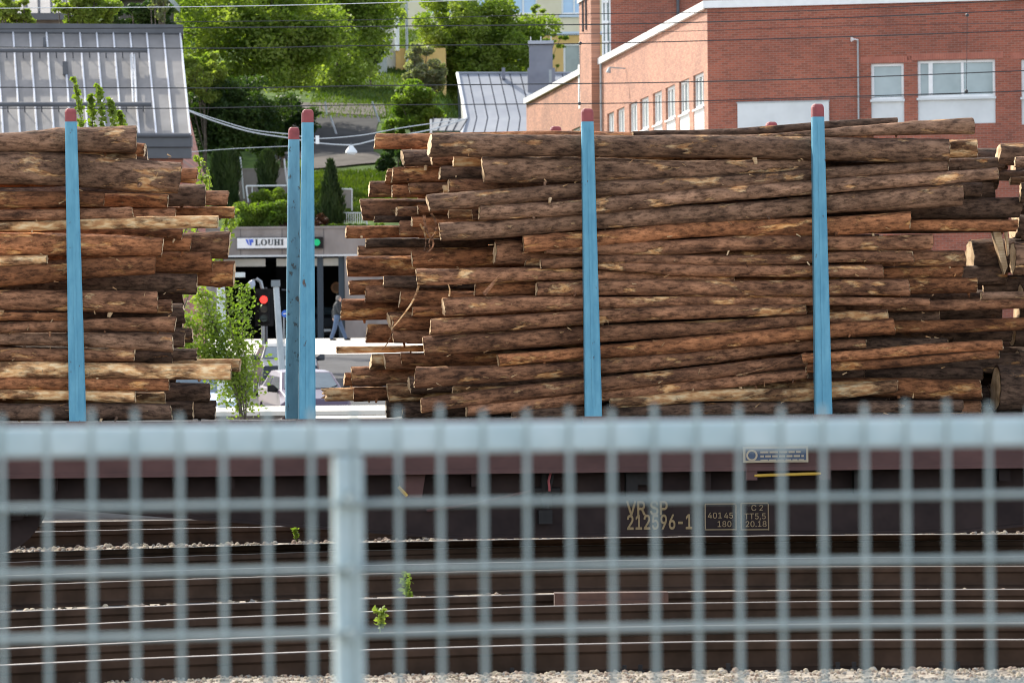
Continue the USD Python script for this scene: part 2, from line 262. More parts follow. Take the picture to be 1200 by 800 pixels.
# ------------------------------------------------------------------ tracks
def rail_fit(y0, y1, y2, z):
    P = [at_z(0, y0, z), at_z(600, y1, z), at_z(1200, y2, z)]
    return np.polyfit([p[0] for p in P], [p[1] for p in P], 2)
def rail_y(c, x):
    lim = 6.0; xc = np.clip(x, -lim, lim); d = 2 * c[0] * xc + c[1]; return np.polyval(c, xc) + d * (x - xc)
PROF = np.array([(-.075, -.172), (.075, -.172), (.075, -.160), (.02, -.140), (.009, -.125), (.009, -.055), (.036, -.040), (.036, -.006), (.028, 0), (-.028, 0), (-.036, -.006), (-.036, -.040), (-.009, -.055), (-.009, -.125), (-.02, -.140), (-.075, -.160)])
def add_rail(c, z, parent):
    xs = np.linspace(-26, 26, 53); ys = rail_y(c, xs); C = np.stack([xs, ys, 0 * xs + z], 1)
    t = np.gradient(C, axis=0); t /= np.linalg.norm(t, axis=1, keepdims=True); nn = np.stack([-t[:, 1], t[:, 0], 0 * t[:, 0]], 1)
    n = len(PROF); v = np.vstack([C[i] + PROF[:, :1] * nn[i] + PROF[:, 1:] * Z for i in range(len(xs))]); f = []
    for i in range(len(xs) - 1):
        for j in range(n): k = (j + 1) % n; f.append([i * n + j, i * n + k, (i + 1) * n + k, (i + 1) * n + j])
    r = part('rail', MB().add(v, f).get(), RAIL_RUST, parent)
    top = []
    for i in range(len(xs)):
        for w, h in ((-.030, -.002), (-.024, .003), (.024, .003), (.030, -.002)): top.append(C[i] + w * nn[i] + h * Z)
    f = [[i * 4 + j, i * 4 + j + 1, i * 4 + j + 5, i * 4 + j + 4] for i in range(len(xs) - 1) for j in range(3)]
    part('running_surface', MB().add(top, f).get(), RAIL_SHINE, r)
TR = [('railway track nearest the fence with brown rail sides and concrete sleepers', (779, 756, 749), (760, 737, 730), 0),
      ('second railway track from the fence, rusty rails with polished tops', (736, 711, 703.5), (717, 697, 690), 0),
      ('third railway track from the fence, brightly polished, just before the wagon', (686, 668.5, 663), (674.6, 658.5, 652), 0),
      ('railway track under the log wagon, rails mostly in its shade', (659, 640.6, 633), (648, 632, 625.5), 0.0),
      ('farthest railway track behind the wagon seen beneath its frame', (624, 612, 606), (613, 603, 597), 0)]
rng = random.Random(3)
for lab, ra, rb, z in TR:
    ca, cb = rail_fit(*ra, z), rail_fit(*rb, z)
    t = thing('railway_track', lab, 'railway track', (0, float(rail_y(ca, 0)), z), 'parallel railway tracks')
    add_rail(ca, z, t); add_rail(cb, z, t)
    for k in range(-11, 12):
        x = k * .61 + rng.uniform(-.03, .03); ya, yb = float(rail_y(ca, x)), float(rail_y(cb, x)); sl = math.atan(2 * ca[0] * x + ca[1])
        a = np.array([math.cos(sl), math.sin(sl), 0]); b = np.array([-math.sin(sl), math.cos(sl), 0]); O = np.array([x, ya, z])
        MB().fbox(O, a, b, Z, -.12, .12, -.42, (yb - ya) + .42, -.37, -.176).build('sleeper', SLEEPER, t)
        if lab.startswith('railway track nearest'):
            m = MB()
            for s_ in (-1, 1):
                m.fbox(O, a, b, Z, s_ * .045 - .02, s_ * .045 + .02, -.135, -.078, -.178, -.145); m.tube([O + a * s_ * .045 - b * .105 - Z * .15, O + a * s_ * .045 - b * .105 - Z * .115], .014, 6)
            m.build('rail_clip', BLACK, t)

# rusty plate lying between the rails of the second track, weeds
m = MB(); p = at(722, 702, 31.3); m.fbox(p, np.array([1., .02, 0]), np.array([-.02, 1., 0]), Z, -.42, .35, -.1, .1, -.14, .05); m.fbox(p, np.array([1., .02, 0]), np.array([-.02, 1., 0]), Z, -.3, .2, -.13, -.1, -.1, .0)
tt = thing('timber_baulk', 'rusty brown baulk lying inside the second track', 'baulk', tuple(p)); m.build('baulk_body', pm('rusty_baulk', (.045, .019, .012), (.08, .034, .02), 6, .85), tt)
def leafquads(c, size, rng_, up=.3, aspect=.6):
    n = len(c); a = rng_.normal(size=(n, 3)); a[:, 2] *= .6; a /= np.linalg.norm(a, axis=1, keepdims=True)
    b = rng_.normal(size=(n, 3)); b -= (a * b).sum(1, keepdims=True) * a; b /= np.linalg.norm(b, axis=1, keepdims=True); cc = np.cross(a, b)
    s = (size * rng_.uniform(.6, 1.3, n))[:, None]
    v = np.stack([c - a * s * .5, c + b * s * aspect * .5 + cc * s * .06, c + a * s * .5, c - b * s * aspect * .5 + cc * s * .06], 1).reshape(-1, 3)
    i = np.arange(n)[:, None] * 4; f = np.vstack([i + [0, 1, 2], i + [0, 2, 3]]); return v, f
for (px, py, Yd, h, lab) in ((477, 685, 33.5, .17, 'small leafy green weed growing behind the second track'), (445, 722, 28.6, .12, 'low yellow-green weed growing beside the nearest track'), (347, 624, 45.5, .09, 'tiny bright weed on the sunlit gravel beneath the wagon')):
    p = at(px, py, Yd); t = thing('weed', lab, 'weed', tuple(p - Z * h * .8)); r_ = np.random.RandomState(int(px)); m = MB(); c = []
    for k in range(4):
        e = p + np.array([r_.uniform(-.5, .5) * h * .6, r_.uniform(-.3, .3) * h, r_.uniform(.3, .6) * h]); m.tube([p - Z * h * .9, (p + e) / 2 - Z * h * .1, e], .004, 4); c += [p - Z * h * .6 + (e - p + Z * h * .6) * w + r_.normal(size=3) * h * .1 for w in np.linspace(.1, 1, 14)]
    m.build('stem', LEAF['mid'], t); v, f = leafquads(np.array(c), .05, r_); part('leaves', (v, f), LEAF['near'], t)

# ------------------------------------------------------------------ log wagon
PSI = math.radians(4.6)
WO = at(828, 450, 40.2); WO[2] = 0
wa = np.array([math.cos(PSI), math.sin(PSI), 0]); wn = np.array([-math.sin(PSI), math.cos(PSI), 0])
def wp(px, py, d): return on_plane(px, py, WO + wn * d, wn)
def wsz(px, py, d):
    p = wp(px, py, d); return float(np.dot(p - WO, wa)), float(p[2])
def S(px): return wsz(px, 520, 0)[0]
wg = thing('log_wagon', 'maroon railway timber wagon with tall blue stakes, lettered VR SP', 'railway wagon', tuple(WO), frame=np.stack([wa, wn, Z], 1))
def wb(name, mat, *bs, **kw):
    m = MB()
    for b in bs: m.fbox(WO, wa, wn, Z, *b)
    return m.build(name, mat, kw.pop('parent', wg), **kw)
DECK = 1.135
wb('deck', MAROON_DARK, (-9, 9, .02, 2.72, DECK - .05, DECK))
sb = wb('side_sill', MAROON, (-9, 9, 0, .10, .70, DECK + .004), (-9, 9, -.03, .07, .665, .70), (-9, 9, -.02, .08, DECK - .02, DECK + .012))
wb('side_sill', MAROON, (-9, 9, 2.64, 2.74, .68, DECK + .004))
# fishbelly main beam
zb = .115
fb = Polygon([(-6.3, .78), (-6.3, .47), (-2.25, zb), (2.25, zb), (6.3, .47), (6.3, .78)])
main = part('fishbelly_beam', prism(WO + wn * .28, wa, -wn, fb, .02), MAROON_DARK, wg)
part('fishbelly_beam', prism(WO + wn * 2.44, wa, -wn, fb, .02), MAROON_DARK, wg)
m = MB(); m.fbox(WO, wa, wn, Z, -2.25, 2.25, .20, .34, zb - .02, zb + .004)
for s_ in (-1, 1):
    a0, a1 = np.array([s_ * 2.25, zb]), np.array([s_ * 6.3, .47]); P = lambda q, d, z: WO + wa * q[0] + wn * d + Z * (q[1] + z)
    m.hexa([P(a0, .2, -.02), P(a1, .2, -.02), P(a1, .34, -.02), P(a0, .34, -.02), P(a0, .2, .004), P(a1, .2, .004), P(a1, .34, .004), P(a0, .34, .004)])
m.build('beam_flange', MAROON_DARK, main)
wb('centre_floor', BLACK, (-7, 7, .32, 2.42, .60, .76))
for px in (60, 212, 268, 560, 742, 828, 1010, 1180, 1330):
    wb('cross_rib', BLACK if px % 4 else MAROON_DARK, (S(px) - .05, S(px) + .05, .12, .29, .45 if abs(px - 828) < 200 else .55, .70))
# gusset, brake valve, cable, door bits seen under the sill
m = MB(); s0, s1 = S(470), S(500); m.hexa([WO + wa * s + wn * d + Z * z for s, d, z in ((s0, .1, .46), (s1 - .04, .1, .46), (s1 - .04, .2, .46), (s0, .2, .46), (s0 - .02, .1, .70), (s1, .1, .70), (s1, .2, .70), (s0 - .02, .2, .70))])
gu = m.build('gusset_plate', MAROON, wg)
m = MB(); pa, pb = wp(467, 570, .09), wp(477, 581, .09); m.tube([pa, pb], .016, 6); m.build('yellow_handle', YELLOW, gu)
m = MB(); m.tube([wp(640, 551, .2), wp(640, 596, .2)], .05, 10); m.tube([wp(626, 575, .2), wp(656, 575, .2)], .035, 8); m.tube([wp(648, 553, .12), wp(643, 575, .12)], .02, 6)
m.fbox(WO, wa, wn, Z, S(632), S(648), .12, .24, .22, .34); m.build('brake_valve', BLACK, wg, smooth=40)
m = MB(); m.tube([wp(646, 551, .08), wp(643, 563, .07), wp(644, 575, .08)], .012, 6); m.build('red_valve_lever', STAKE_RED, wg)
m = MB(); m.tube([wp(x, y, .22) for x, y in ((500, 598), (555, 590), (600, 580), (622, 575))], .014, 6); m.build('brake_rod', MAROON, wg)
wb('air_reservoir', BLACK, (S(744), S(768), .14, .26, .55, .68))
# handle rod with lugs, name plate
for x in (880, 966): wb('handle_lug', MAROON, (S(x) - .05, S(x) + .05, -.02, .12, .585, .675))
m = MB(); m.tube([wp(884, 557, -.01), wp(962, 554.5, -.01)], .014, 8); m.build('yellow_rod', YELLOW, wg)
def wtext(txt, px, py, d, h, mat, parent, bold=True, name='lettering', wscale=1.0):
    t = meshkit.text_mesh(txt, h, .003, bold); v = np.array(t.vertices); s, z = wsz(px, py, d)
    v = WO + wa * (s + v[:, :1] * wscale) + wn * (d - v[:, 2:3]) + Z * (z + v[:, 1:2]); return part(name, (v, t.faces[:, ::-1]), mat, parent)
s0, z0 = wsz(871, 542, -.03); s1, z1 = wsz(947, 525, -.03)
pl = wb('name_plate', PLATE_TAN, (s0, s1, -.034, 0, z0, z1 + .02))
wb('plate_field', PLATE_BLUE, (s0 + .02, s1 - .02, -.038, -.033, z0 + .02, z1), parent=pl)
m = MB(); c = WO + wa * (s0 + .075) - wn * .039 + Z * ((z0 + z1) / 2 + .004)
ring = trimesh.creation.annulus(.034, .05, .004); v = np.array(ring.vertices); m.add(c + v[:, :1] * wa + v[:, 1:2] * Z - v[:, 2:3] * wn, ring.faces); m.build('plate_emblem', PLATE_TAN, pl)
m = MB()
r_ = np.random.RandomState(8)
for row in range(3):
    zz = z1 - .03 - row * .036; x = s0 + .15
    while x < s1 - .06:
        w = r_.uniform(.03, .075); m.fbox(WO, wa, -wn, Z, x, min(x + w, s1 - .04), .038, .041, zz - .008, zz + .008); x += w + .012
m.build('plate_lettering', PLATE_TAN, pl)
wtext('VR SP', 733.5, 603, .277, .118, TAN, wg, wscale=.80); wtext('212596-1', 733.5, 620, .277, .124, TAN, wg, wscale=.67)
for i, (x0, x1, y0, y1) in enumerate(((826, 862, 591, 621), (868, 900, 590, 621))):
    m = MB()
    for a, b, c_, d_ in (((x0, y0), (x1, y0), 0, .012), ((x0, y1), (x1, y1), 0, .012)):
        sa, za = wsz(*a, .277); sb_, zb_ = wsz(*b, .277); m.fbox(WO, wa, wn, Z, sa, sb_, .274, .277, za, za + .01)
    for x in (x0, x1):
        sa, za = wsz(x, y1, .277); _, zt = wsz(x, y0, .277); m.fbox(WO, wa, wn, Z, sa, sa + .01, .274, .277, za, zt)
    m.build('data_panel', pm('data_panel_paint', (.2, .14, .075), None, rough=.8), wg)
DIM = pm('faded_lettering', (.22, .155, .085), (.3, .21, .11), 30, .8)
for txt, px, py in (('401', 829, 607), ('45', 848, 607), ('180', 840, 617), ('C 2', 880, 598), ('TT5,5', 872, 608), ('20.18', 873, 617)): wtext(txt, px, py, .276, .05, DIM, wg, False, 'small_lettering')
# stakes
STK = [((82.6, 127), (91, 492)), ((360.8, 128), (360, 492)), ((688.7, 127), (696, 492)), ((959, 121.5), (966, 492))]
def stake(top, bot, d0, mat, w0=.050, w1=.074, extra=0, parent=wg):
    (st_, zt), (sb_, zb2) = wsz(*top, d0), wsz(*bot, d0); zb2 = .885
    k = (DECK - zt); rows = []
    def cs(z): return sb_ + (st_ - sb_) * (z - DECK) / (zt - DECK)
    red = zt - .115
    def sect(z, f=1.0, dd=1.0): # slightly rounded rectangle
        w = np.interp(z, [DECK, zt], [w1, w0]) * f; h = .062 * dd; e = .012; c = cs(z)
        return [WO + wa * (c + x) + wn * (d0 + .062 + y) + Z * z for x, y in ((-w + e, -h), (w - e, -h), (w, -h + e), (w, h - e), (w - e, h), (-w + e, h), (-w, h - e), (-w, -h + e))]
    def loft(secs):
        v = np.vstack(secs); f = [[i * 8 + j, i * 8 + (j + 1) % 8, (i + 1) * 8 + (j + 1) % 8, (i + 1) * 8 + j] for i in range(len(secs) - 1) for j in range(8)]
        m = MB().add(v, f); n = len(secs) - 1
        m.add(np.vstack([v[n * 8:], v[n * 8:].mean(0)]), [[j, (j + 1) % 8, 8] for j in range(8)]); m.add(np.vstack([v[:8], v[:8].mean(0)]), [[(j + 1) % 8, j, 8] for j in range(8)]); return m
    s_ = loft([sect(z) for z in np.linspace(zb2, red, 9)]).build('stake', mat, parent)
    loft([sect(red + .0005, 1.0), sect(zt - .03, 1.0), sect(zt - .01, .86, .86), sect(zt, .6, .6)]).build('stake_tip', STAKE_RED, s_)
    m = MB()   # raised web along the outer face
    m.hexa([WO + wa * (cs(z) + x) + wn * (d0 + y) + Z * z for z in (DECK + .1,) for x, y in ((-.012, -.004), (.012, -.004), (.012, .01), (-.012, .01))] + [WO + wa * (cs(z) + x) + wn * (d0 + y) + Z * z for z in (red - .05,) for x, y in ((-.009, -.004), (.009, -.004), (.009, .01), (-.009, .01))])
    m.build('stake_rib', mat, s_)
    MB().fbox(WO, wa, wn, Z, cs(DECK) - .10, cs(DECK) + .10, d0 - .01 if d0 < 1 else d0 + .05, d0 + .08 if d0 < 1 else d0 + .14, .86, DECK + .02).build('stake_socket', MAROON, s_)
for i, (t_, b_) in enumerate(STK):
    stake(t_, b_, -.075, STAKE_BLUE)
    # matching stake on the far side of the wagon
    s_t, zt = wsz(*t_, -.075); s_b, _ = wsz(*b_, -.075)
    far = lambda s, z: WO + wa * s + wn * 2.66 + Z * z
    def proj(P):
        d = P - CAMP; w = np.dot(d, fwd); return 600 + F * np.dot(d, RT) / w, 400 - F * np.dot(d, UP) / w
    stake(proj(far(s_t - (.03 if i else 0), zt)), proj(far(s_b - (.03 if i else 0), DECK)), 2.66, STAKE_DIRTY)
for sx in (1302, 1570): stake((sx - 4, 121), (sx + 2, 492), -.075, STAKE_BLUE)
# bogie at the left end
bs = S(-12)
for sx in (bs, bs - 1.8):
    for d in (.62, 2.14):
        c = WO + wa * sx + wn * d + Z * .46
        def disc(r0, d0, d1): a = np.linspace(0, 2 * math.pi, 33)[:-1]; return [c + wa * r0 * math.cos(t) + Z * r0 * math.sin(t) + wn * d0 for t in a], [c + wa * r0 * math.cos(t) + Z * r0 * math.sin(t) + wn * d1 for t in a]
        m = MB(); A, B = disc(.46, -.06, .07); m.add(np.vstack([A, B, [c - wn * .03], [c + wn * .07]]), [[j, (j + 1) % 32, 32 + (j + 1) % 32] for j in range(32)] + [[j, 32 + (j + 1) % 32, 32 + j] for j in range(32)] + [[(j + 1) % 32, j, 64] for j in range(32)] + [[32 + j, 32 + (j + 1) % 32, 65] for j in range(32)])
        m.build('wheel', MAROON_DARK, wg)
bf = Polygon([(bs - 2.5, .55), (bs - 2.3, .30), (bs - 1.4, .22), (bs - .4, .22), (bs + .25, .30), (bs + .62, .60), (bs + .62, .72), (bs - 2.5, .72)])
part('bogie_frame', prism(WO + wn * .42, wa, -wn, bf, .1), MAROON_DARK, wg)
for sx in (bs, bs - 1.8):
    m = MB(); c = WO + wa * sx + wn * .36 + Z * .46; m.fbox(c, wa, wn, Z, -.16, .16, -.05, .1, -.15, .16); m.tube([c - wn * .09, c + wn * .02], .1, 14); m.build('axle_box', BLACK, wg)
    m = MB()
    for k in range(9):
        a = np.linspace(0, 2 * math.pi, 9)
    hel = [WO + wa * (sx + .24 + .06 * math.cos(t)) + wn * (.38 + .06 * math.sin(t)) + Z * (.34 + .26 * t / (8 * math.pi)) for t in np.linspace(0, 8 * math.pi, 60)]
    m.tube(hel, .014, 5); m.build('coil_spring', BLACK, wg)

# ------------------------------------------------------------------ logs
def spline(ts, vs, q):
    if len(ts) == 2: return np.stack([np.interp(q, ts, vs[:, k]) for k in range(vs.shape[1])], 1)
    from scipy.interpolate import PchipInterpolator
    return PchipInterpolator(ts, vs, axis=0)(q)
LOGN = [0]
def log(label, pts, d, tone, group, fine=True, ends=(True, True), ragged=False, cut=CUT):
    """pts: (px, py, radius px) along the log; d: depth of its axis behind the near edge of the wagon"""
    LOGN[0] += 1; r_ = np.random.RandomState(LOGN[0] + 100)
    P = np.array([wp(x, y, d) for x, y, _ in pts]); scl = np.array([np.dot(p - CAMP, fwd) / F for p in P]); R = np.array([p[2] for p in pts]) * scl
    ts = np.r_[0, np.cumsum(np.linalg.norm(np.diff(P, axis=0), axis=1))]; Lg = ts[-1]
    ex = (P[-1] - P[0]) / np.linalg.norm(P[-1] - P[0]); ey = np.cross(Z, ex); ey /= np.linalg.norm(ey); ez = np.cross(ex, ey)
    fr = np.stack([ex, ey, ez], 1); mid = (P[0] + P[-1]) / 2
    Q = (P - mid) @ fr
    n, s = (22, max(8, int(Lg / .065))) if fine else (12, max(6, int(Lg / .3)))
    q = np.linspace(0, Lg, s); C = spline(ts, Q, q); rr = spline(ts, R[:, None], q)[:, 0]
    wob = r_.uniform(.004, .026) if fine else .01
    C[:, 1] += wob * np.sin(q * r_.uniform(1, 2.2) + r_.uniform(0, 6)) * np.sin(np.pi * q / Lg); C[:, 2] += .8 * wob * np.sin(q * r_.uniform(1.2, 2.6) + r_.uniform(0, 6)) * np.sin(np.pi * q / Lg)
    a = np.arange(n) * 2 * math.pi / n
    X = np.stack([np.repeat(C[:, 0], n), np.tile(np.cos(a), s), np.tile(np.sin(a), s)], 1)
    off = r_.uniform(0, 90, 3)
    nz = meshkit.fbm(np.stack([X[:, 0] * 7, X[:, 1] * 2.2, X[:, 2] * 2.2], 1) + off, 3, 1) - .5
    lump = meshkit.noise(np.stack([X[:, 0] * 1.6, X[:, 1] * .8, X[:, 2] * .8], 1) + off * 1.7, 2) - .5
    kn = np.zeros(len(X))
    for _ in range(int(Lg * r_.uniform(.8, 2.2))):
        kx, ka = r_.uniform(C[0, 0], C[-1, 0]), r_.uniform(0, 2 * math.pi)
        dd = ((X[:, 0] - kx) / .055) ** 2 + ((X[:, 1] - math.cos(ka)) ** 2 + (X[:, 2] - math.sin(ka)) ** 2) / .10; kn += np.exp(-dd) * r_.uniform(.06, .2)
    rad = np.repeat(rr, n) * (1 + .17 * nz + .12 * lump + kn)
    v = np.stack([X[:, 0], np.repeat(C[:, 1], n) + X[:, 1] * rad, np.repeat(C[:, 2], n) + X[:, 2] * rad], 1)
    if ragged: v[:n, 0] -= rr[0] * r_.uniform(-.3, 1.6, n)
    else:
        for e, i0 in ((0, 0), (1, (s - 1) * n)): # saw cuts are a little out of square
            v[i0:i0 + n, 0] += X[i0:i0 + n, 1] * rr[0 if e == 0 else -1] * r_.uniform(-.12, .12) + X[i0:i0 + n, 2] * rr[0 if e == 0 else -1] * r_.uniform(-.15, .15) + r_.uniform(-.006, .006, n)
    i = np.arange(s - 1)[:, None] * n; j = np.arange(n)[None]; k = (j + 1) % n
    f = np.stack([(i + j), (i + k), (i + n + k), (i + n + j)], -1).reshape(-1, 4); f = np.vstack([f[:, [0, 1, 2]], f[:, [0, 2, 3]]])
    t = thing('pine_log', label, 'log', tuple(mid), group, frame=fr)
    W = lambda u: np.asarray(u) @ fr.T + mid
    # rolled-in bark rim then the sawn face, two parts
    rims_v, rims_f = [v], [f]; caps = []; nv = len(v)
    for e, i0, o in ((0, 0, 1), (1, (s - 1) * n, -1)):
        ring = v[i0:i0 + n]; c = ring.mean(0); inner = c + (ring - c) * .90; inner[:, 0] = ring[:, 0]
        rims_v.append(inner); b = nv; nv += n
        jj = np.arange(n); kk = (jj + 1) % n
        q4 = np.stack([i0 + jj, i0 + kk, b + kk, b + jj], 1); q4 = q4[:, ::-1] if o > 0 else q4
        rims_f.append(np.vstack([q4[:, [0, 1, 2]], q4[:, [0, 2, 3]]]))
        face = np.vstack([inner - [o * .004, 0, 0], c + (ring - c) * .5 - [o * .007, 0, 0], [c - [o * .008, 0, 0]]])
        ff = [[jj_, kk_, n + kk_] for jj_, kk_ in zip(jj, kk)] + [[jj_, n + kk_, n + jj_] for jj_, kk_ in zip(jj, kk)] + [[n + jj_, n + kk_, 2 * n] for jj_, kk_ in zip(jj, kk)]
        ff = np.array(ff); caps.append((face, ff[:, ::-1] if o > 0 else ff))
    part('bark', (W(np.vstack(rims_v)), np.vstack(rims_f)), BARK[tone], t, smooth=50)
    if fine:   # snapped-off branch stubs on the side that shows
        for _ in range(r_.poisson(Lg * .75)):
            i_ = r_.randint(1, s - 1); a_ = r_.uniform(-2.7, -.45); j_ = int(round((a_ % (2 * math.pi)) / (2 * math.pi) * n)) % n; p0 = v[i_ * n + j_]; o_ = np.array([r_.uniform(-.5, .5), math.cos(a_), math.sin(a_)]); sr = rr[i_] * r_.uniform(.10, .22); sl = r_.uniform(.012, .05)
            mm = MB(); mm.tube([p0 - o_ * .02, p0 + o_ * sl * .6, p0 + o_ * sl], [sr * 1.5, sr, sr * .8], 7); vv, ff_ = mm.get(); part('branch_stub', (W(vv), ff_), CUT if r_.rand() < .3 else BARK[tone], t, smooth=50)
    for e, (fv, ffc) in enumerate(caps):
        if ends[e]: part('cut_end', (W(fv), ffc), cut, t, smooth=50)
    return t
ORD = ['top', 'second', 'third', 'fourth', 'fifth', 'sixth', 'seventh', 'eighth', 'ninth', 'tenth', 'eleventh', 'twelfth', 'thirteenth', 'fourteenth', 'fifteenth', 'sixteenth', 'seventeenth', 'eighteenth', 'nineteenth', 'twentieth', 'twenty-first', 'twenty-second', 'twenty-third', 'twenty-fourth', 'twenty-fifth', 'twenty-sixth', 'twenty-seventh', 'twenty-eighth', 'twenty-ninth', 'thirtieth'] + [f'{t}-{o}' for t in ('thirty', 'forty', 'fifty') for o in ('first', 'second', 'third', 'fourth', 'fifth', 'sixth', 'seventh', 'eighth', 'ninth', 'next')]
def thick(r): return 'thick' if r > 12.4 else 'stout' if r > 9.9 else 'slim' if r > 7.4 else 'thin'
def dd(r, ex=0): return .065 + r / 134 + ex
# left stack: logs lying against the fence side, listed from the top
LF = [([(-190, 170, 10), (0, 167, 11.5), (80, 165, 14), (159, 163, 16)], 'grey'), ([(-190, 193, 21), (0, 197, 20), (100, 202, 20), (209.5, 209, 18.5)], 'grey'), ([(-190, 236, 10.5), (0, 235, 10), (121, 234, 9)], 'reddish'),
      ([(-150, 254, 6.5), (0, 252, 6.5), (155, 250, 7)], 'brown'), ([(-190, 268, 5), (0, 265, 5.5), (120, 262, 7), (255, 260, 7.5)], 'peeled'), ([(-190, 287, 14), (0, 286, 14), (100, 287, 13), (190, 290, 11)], 'reddish'),
      ([(-190, 307, 6), (0, 306, 6.5), (55, 304, 6)], 'peeled'), ([(-190, 328, 14), (0, 323, 13.5), (90, 316, 12), (181, 310, 11)], 'reddish'), ([(-190, 352, 12), (0, 352.5, 12), (184, 354, 13)], 'brown'),
      ([(-190, 371, 5), (0, 371, 5), (80, 371, 5)], 'reddish'), ([(-190, 383, 6.5), (0, 382, 6.5), (205, 380, 9)], 'brown'), ([(-190, 396, 7), (0, 397, 7.2), (202, 402, 10.5)], 'grey'),
      ([(-190, 413, 8), (0, 414, 8), (157, 415.5, 7.5)], 'brown'), ([(-190, 433, 10), (0, 434, 10), (270, 435.5, 9.5)], 'peeled'), ([(-190, 449, 7), (0, 450, 7), (197, 450, 7.5)], 'reddish'),
      ([(-190, 462, 6), (0, 462.5, 6), (158, 465, 7)], 'peeled'), ([(-190, 480, 10), (0, 481, 10), (200, 483, 9.5)], 'dark')]
for i, (p, tone) in enumerate(LF):
    log(f'{thick(p[-1][2])} {tone} log, {ORD[i]} from the top in the front row of the left stack', p, dd(max(q[2] for q in p)), tone, 'logs of the left stack')
LS = [(169, 176, 8, 'reddish'), (230, 206, 9, 'reddish'), (240, 229, 13.5, 'dark'), (266, 232, 9, 'brown'), (196, 236, 8, 'reddish'), (205, 250, 6, 'brown'), (274, 249, 7, 'reddish'), (213, 275, 6.5, 'reddish'), (223, 286, 9, 'reddish'), (268, 287, 16, 'brown'),
      (247, 307, 12, 'reddish'), (274, 321, 15, 'reddish'), (230, 333, 12, 'dark'), (201, 359, 8, 'brown'), (215, 370, 9, 'dark'), (225, 393, 9, 'dark'), (216, 397, 10, 'dark'), (230, 415, 7, 'dark'), (201, 419, 7, 'dark'), (281, 428, 8, 'peeled'), (245, 460, 11, 'dark'), (193, 467, 8, 'peeled'), (252, 480, 11.5, 'dark'), (226, 481, 11, 'dark'), (159, 184, 4.5, 'peeled')]
LS.sort(key=lambda q: q[1])
for i, (x, y, r, tone) in enumerate(LS):
    rr = random.Random(i * 7 + 1); dy = rr.uniform(-5, 5); x0 = rr.uniform(-130, -60)
    log(f'{thick(r)} {tone} log end, {ORD[i]} from the top of those jutting out behind the left stack', [(x0, y + dy, r * rr.uniform(.75, 1)), (x, y, r)], .24 + r / 134 + max(0, (x - 165)) / 115 * .9 + rr.uniform(0, .06), tone, 'logs of the left stack')
# middle stack
CF = [([(742, 157, 3), (900, 151, 4.5), (1051, 143, 5.2)], 'dark', .25), ([(800, 161, 3), (900, 160, 3.5), (1000, 154, 6), (1140, 147.5, 10)], 'grey', .1),
      ([(504, 169.5, 14), (680, 171, 13), (800, 172, 13), (950, 175, 13.6), (1112, 177, 14)], 'grey', 0), ([(566, 200, 15.2), (700, 199, 14.5), (800, 197.5, 11), (960, 193, 7)], 'grey', .04),
      ([(502, 238, 10), (680, 224, 8.7), (800, 215, 8), (950, 205.5, 7.3), (1110, 194, 6.3)], 'grey', 0), ([(562, 249, 9), (680, 242, 9), (800, 230, 9), (950, 221, 8.5), (1169, 203, 7)], 'grey', 0),
      ([(516, 272, 11), (680, 262, 10.3), (800, 250, 11.3), (950, 242, 11.5), (1126, 227, 14)], 'grey', 0), ([(614, 286, 10), (800, 272, 9.6), (950, 265, 11), (1066, 259, 11)], 'reddish', 0),
      ([(639, 290.5, 7.3), (800, 289, 8.7), (950, 285.5, 8.6), (1092, 283, 9.5)], 'brown', .02), ([(634, 309.5, 6), (800, 303, 6.4), (950, 302, 6), (1069, 301, 7.5)], 'brown', 0),
      ([(690, 311, 4), (760, 314, 6), (800, 316, 7), (950, 317, 7.2), (1034, 318, 8)], 'brown', 0), ([(489, 325, 10), (600, 323, 8.5), (680, 322, 7), (860, 326, 5)], 'brown', .05),
      ([(629, 339, 8.5), (800, 337, 9.4), (1065, 337, 10)], 'brown', 0), ([(520, 360, 11), (680, 354, 8), (800, 352.5, 6), (950, 353, 5.2), (1088, 354, 5.2)], 'brown', 0),
      ([(505, 383, 9.7), (680, 372.5, 8.6), (800, 367.5, 8.2), (944, 362.5, 6)], 'brown', 0), ([(497, 405.5, 11.3), (680, 393, 10), (800, 386, 9), (950, 374, 7), (1040, 369, 7)], 'brown', .02),
      ([(584, 422, 7.2), (680, 414, 7), (800, 402, 9.2), (950, 390.5, 8.2), (1047, 382, 10)], 'reddish', 0), ([(487, 442, 13), (680, 430.5, 9), (800, 422, 9), (940, 406, 7), (1014, 403, 6)], 'brown', .02),
      ([(494, 475, 9), (680, 452.5, 8.5), (800, 437.5, 8.2), (944, 423, 7)], 'brown', 0), ([(547, 480.5, 8), (680, 467.5, 7.4), (800, 453, 7.4), (946, 437.5, 6)], 'brown', .02),
      ([(940, 420, 6), (1000, 415.5, 6.2), (1174, 404, 6.2)], 'reddish', 0), ([(945, 432, 5.5), (1000, 428, 5.5), (1170, 414.5, 5)], 'reddish', 0),
      ([(715, 472, 6), (800, 467, 6.5), (950, 460, 8), (1051, 452, 8)], 'peeled', 0), ([(600, 485, 8), (800, 481, 8), (1127, 476, 7.5)], 'dark', .03)]
for i, (p, tone, ex) in enumerate(CF):
    log(f'{thick(max(q[2] for q in p))} {tone} log, {ORD[i]} from top of the long front ones of the middle stack', p, dd(max(q[2] for q in p), ex), tone, 'logs of the middle stack')
